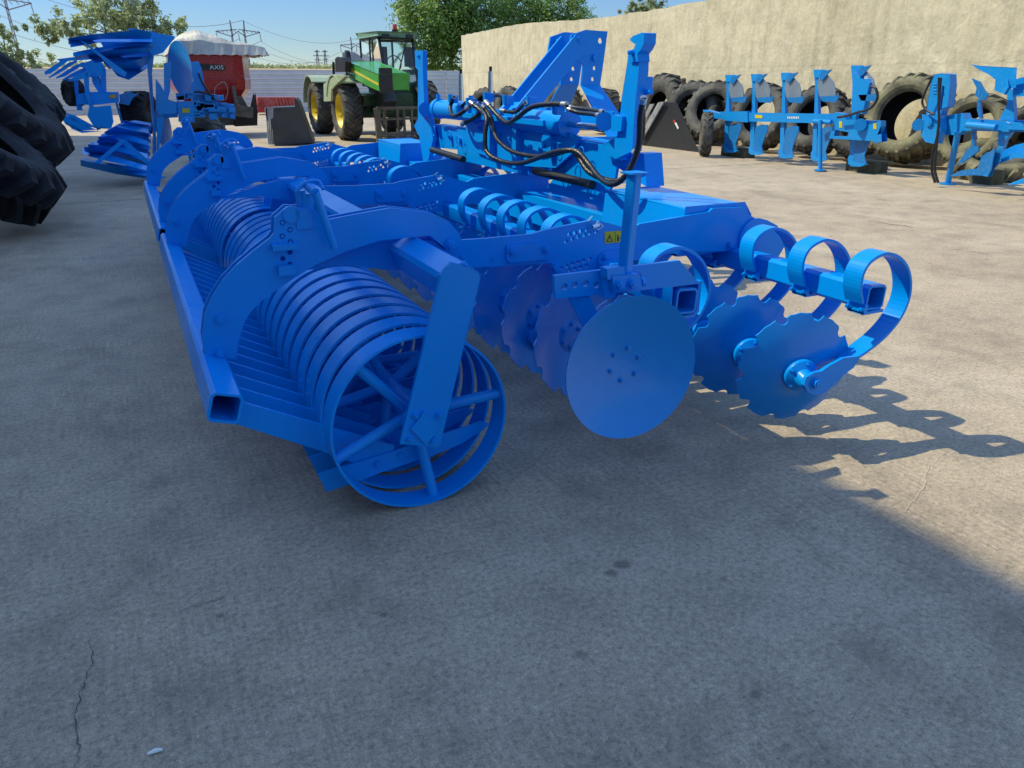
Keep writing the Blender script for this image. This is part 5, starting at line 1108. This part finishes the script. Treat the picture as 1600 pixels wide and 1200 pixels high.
m = MB(); m.tube(smoothpath(c9([(500, 800), (520, 730), (600, 700), (760, 740)], L+1.0), 6), .016, n=7); m.tube(smoothpath(c9([(600, 480), (650, 600), (720, 700), (800, 800)], L+1.0), 6), .014, n=7); m.build('hose', HOSE, pl3)
m = MB(); pp = P(*S9(450, 1070), Y=L+.3); m.cyl(pp, Vector((pp.x, pp.y, .0)), .03, n=10); pf = P(*S3(850, 900), Y=L+.1); m.cyl(Vector((pf.x, pf.y, pf.z)), Vector((pf.x, pf.y, 0)), .04, n=10); m.cyl((pf.x, pf.y, 0), (pf.x, pf.y, .02), .12, n=16); m.build('parking_stand', PB, pl3)
kk = P(318, 196, Y=L+2.2); wheel(pl3, Vector((kk.x, kk.y, .36)), (-.6, -.8, 0), .78, .34, .36, BLACK, RUBG, 16)
# farther plough
Fz = 17.5
pl4 = thing('mounted_plough', P(150, 205, Y=Fz), 'farther dark blue plough with pointed slats behind the black tyres', 'plough', 'blue ploughs on the left')
m = MB(); m.prism(c8_([(395, 600), (430, 600), (440, 760), (480, 930), (430, 930), (405, 760)], Fz), (0, .12, 0)); m.prism(c8_([(500, 520), (550, 510), (560, 700), (620, 960), (680, 1140), (650, 1150), (580, 960), (520, 740)], Fz-.2), (0, .08, 0)); m.prism(c8_([(570, 460), (640, 450), (720, 760), (690, 770), (600, 640)], Fz), (0, .1, 0)); m.prism(c8_([(690, 400), (745, 480), (745, 740), (715, 740), (690, 600)], Fz), (0, .1, 0)); m.prism(c8_([(420, 760), (560, 740), (880, 740), (890, 850), (600, 870), (430, 860)], Fz-.1), (0, .3, 0)); m.build('beam', BLUE, pl4, bevel=.01)
m = MB()
for s in ([(65, 510), (240, 390), (320, 370), (330, 390), (140, 525), (75, 545)], [(110, 570), (330, 410), (420, 380), (430, 400), (220, 530), (120, 580)], [(190, 575), (400, 440), (500, 400), (520, 420), (290, 560), (200, 585)], [(200, 370), (400, 345), (600, 340), (640, 370), (420, 385), (240, 395)], [(260, 595), (380, 520), (560, 440), (560, 480), (400, 560), (280, 605)], [(310, 610), (400, 560), (540, 490), (600, 500), (560, 570), (400, 610)], [(430, 440), (640, 360), (700, 400), (700, 560), (560, 570), (520, 480)]): m.prism(c8_(s, Fz-.2+.03*len(m.f) % .3), (0, .03, 0))
m.build('slatted_mouldboard', BLUE, pl4)
m = MB()
for s in ([(240, 1000), (300, 985), (470, 1080), (640, 1150), (460, 1160), (300, 1090)], [(290, 1060), (340, 1080), (480, 1160), (700, 1165), (480, 1185), (370, 1140)], [(280, 960), (400, 990), (600, 1100), (780, 1140), (560, 1120), (380, 1040)], [(560, 900), (800, 880), (830, 1060), (800, 1140), (620, 1130), (540, 1000)]): m.prism(c8_(s, Fz-.3), (0, .03, 0))
m.build('slatted_mouldboard', BLUE, pl4)
m = MB(); m.prism(c8_([(780, 770), (855, 755), (858, 795), (790, 800)], Fz-.12), (0, -.004, 0)); m.build('sticker', simple('orange_print', (.55, .30, .02), rough=.5), pl4)
m = MB(); m.prism(c8_([(890, 760), (980, 740), (1020, 715), (1050, 760), (1110, 750), (1040, 800), (1000, 880), (900, 860)], Fz), (0, .2, 0)); m.bar(P(*S8(860, 850), Y=Fz), P(*S8(930, 1100), Y=Fz), .04, .04); m.build('headstock', PBM, pl4)
kk = P(*S8(1120, 960), Y=Fz+.5); wheel(pl4, Vector((kk.x, kk.y, kk.z)), (.9, -.45, 0), .82, .5, .4, DGREY, RUB, 16)
kk = P(*S8(390, 740), Y=Fz+.6); wheel(pl4, Vector((kk.x, kk.y, kk.z)), (-.9, -.45, 0), .5, .3, .25, DGREY, RUB, 14)
# pebble-sized litter on the concrete
m = MB(); p = P(243, 1177, Z=0.0); m.tube([p+Vector((-.014, 0, .005)), p+Vector((0, .001, .006)), p+Vector((.014, -.001, .005))], [.003, .005, .003], n=8); tag(m.build('litter', simple('litter_pale', (.80, .85, .78), (.7, .75, .7), rough=.6)), 'tiny pale scrap lying on the concrete at the bottom left', 'scrap')
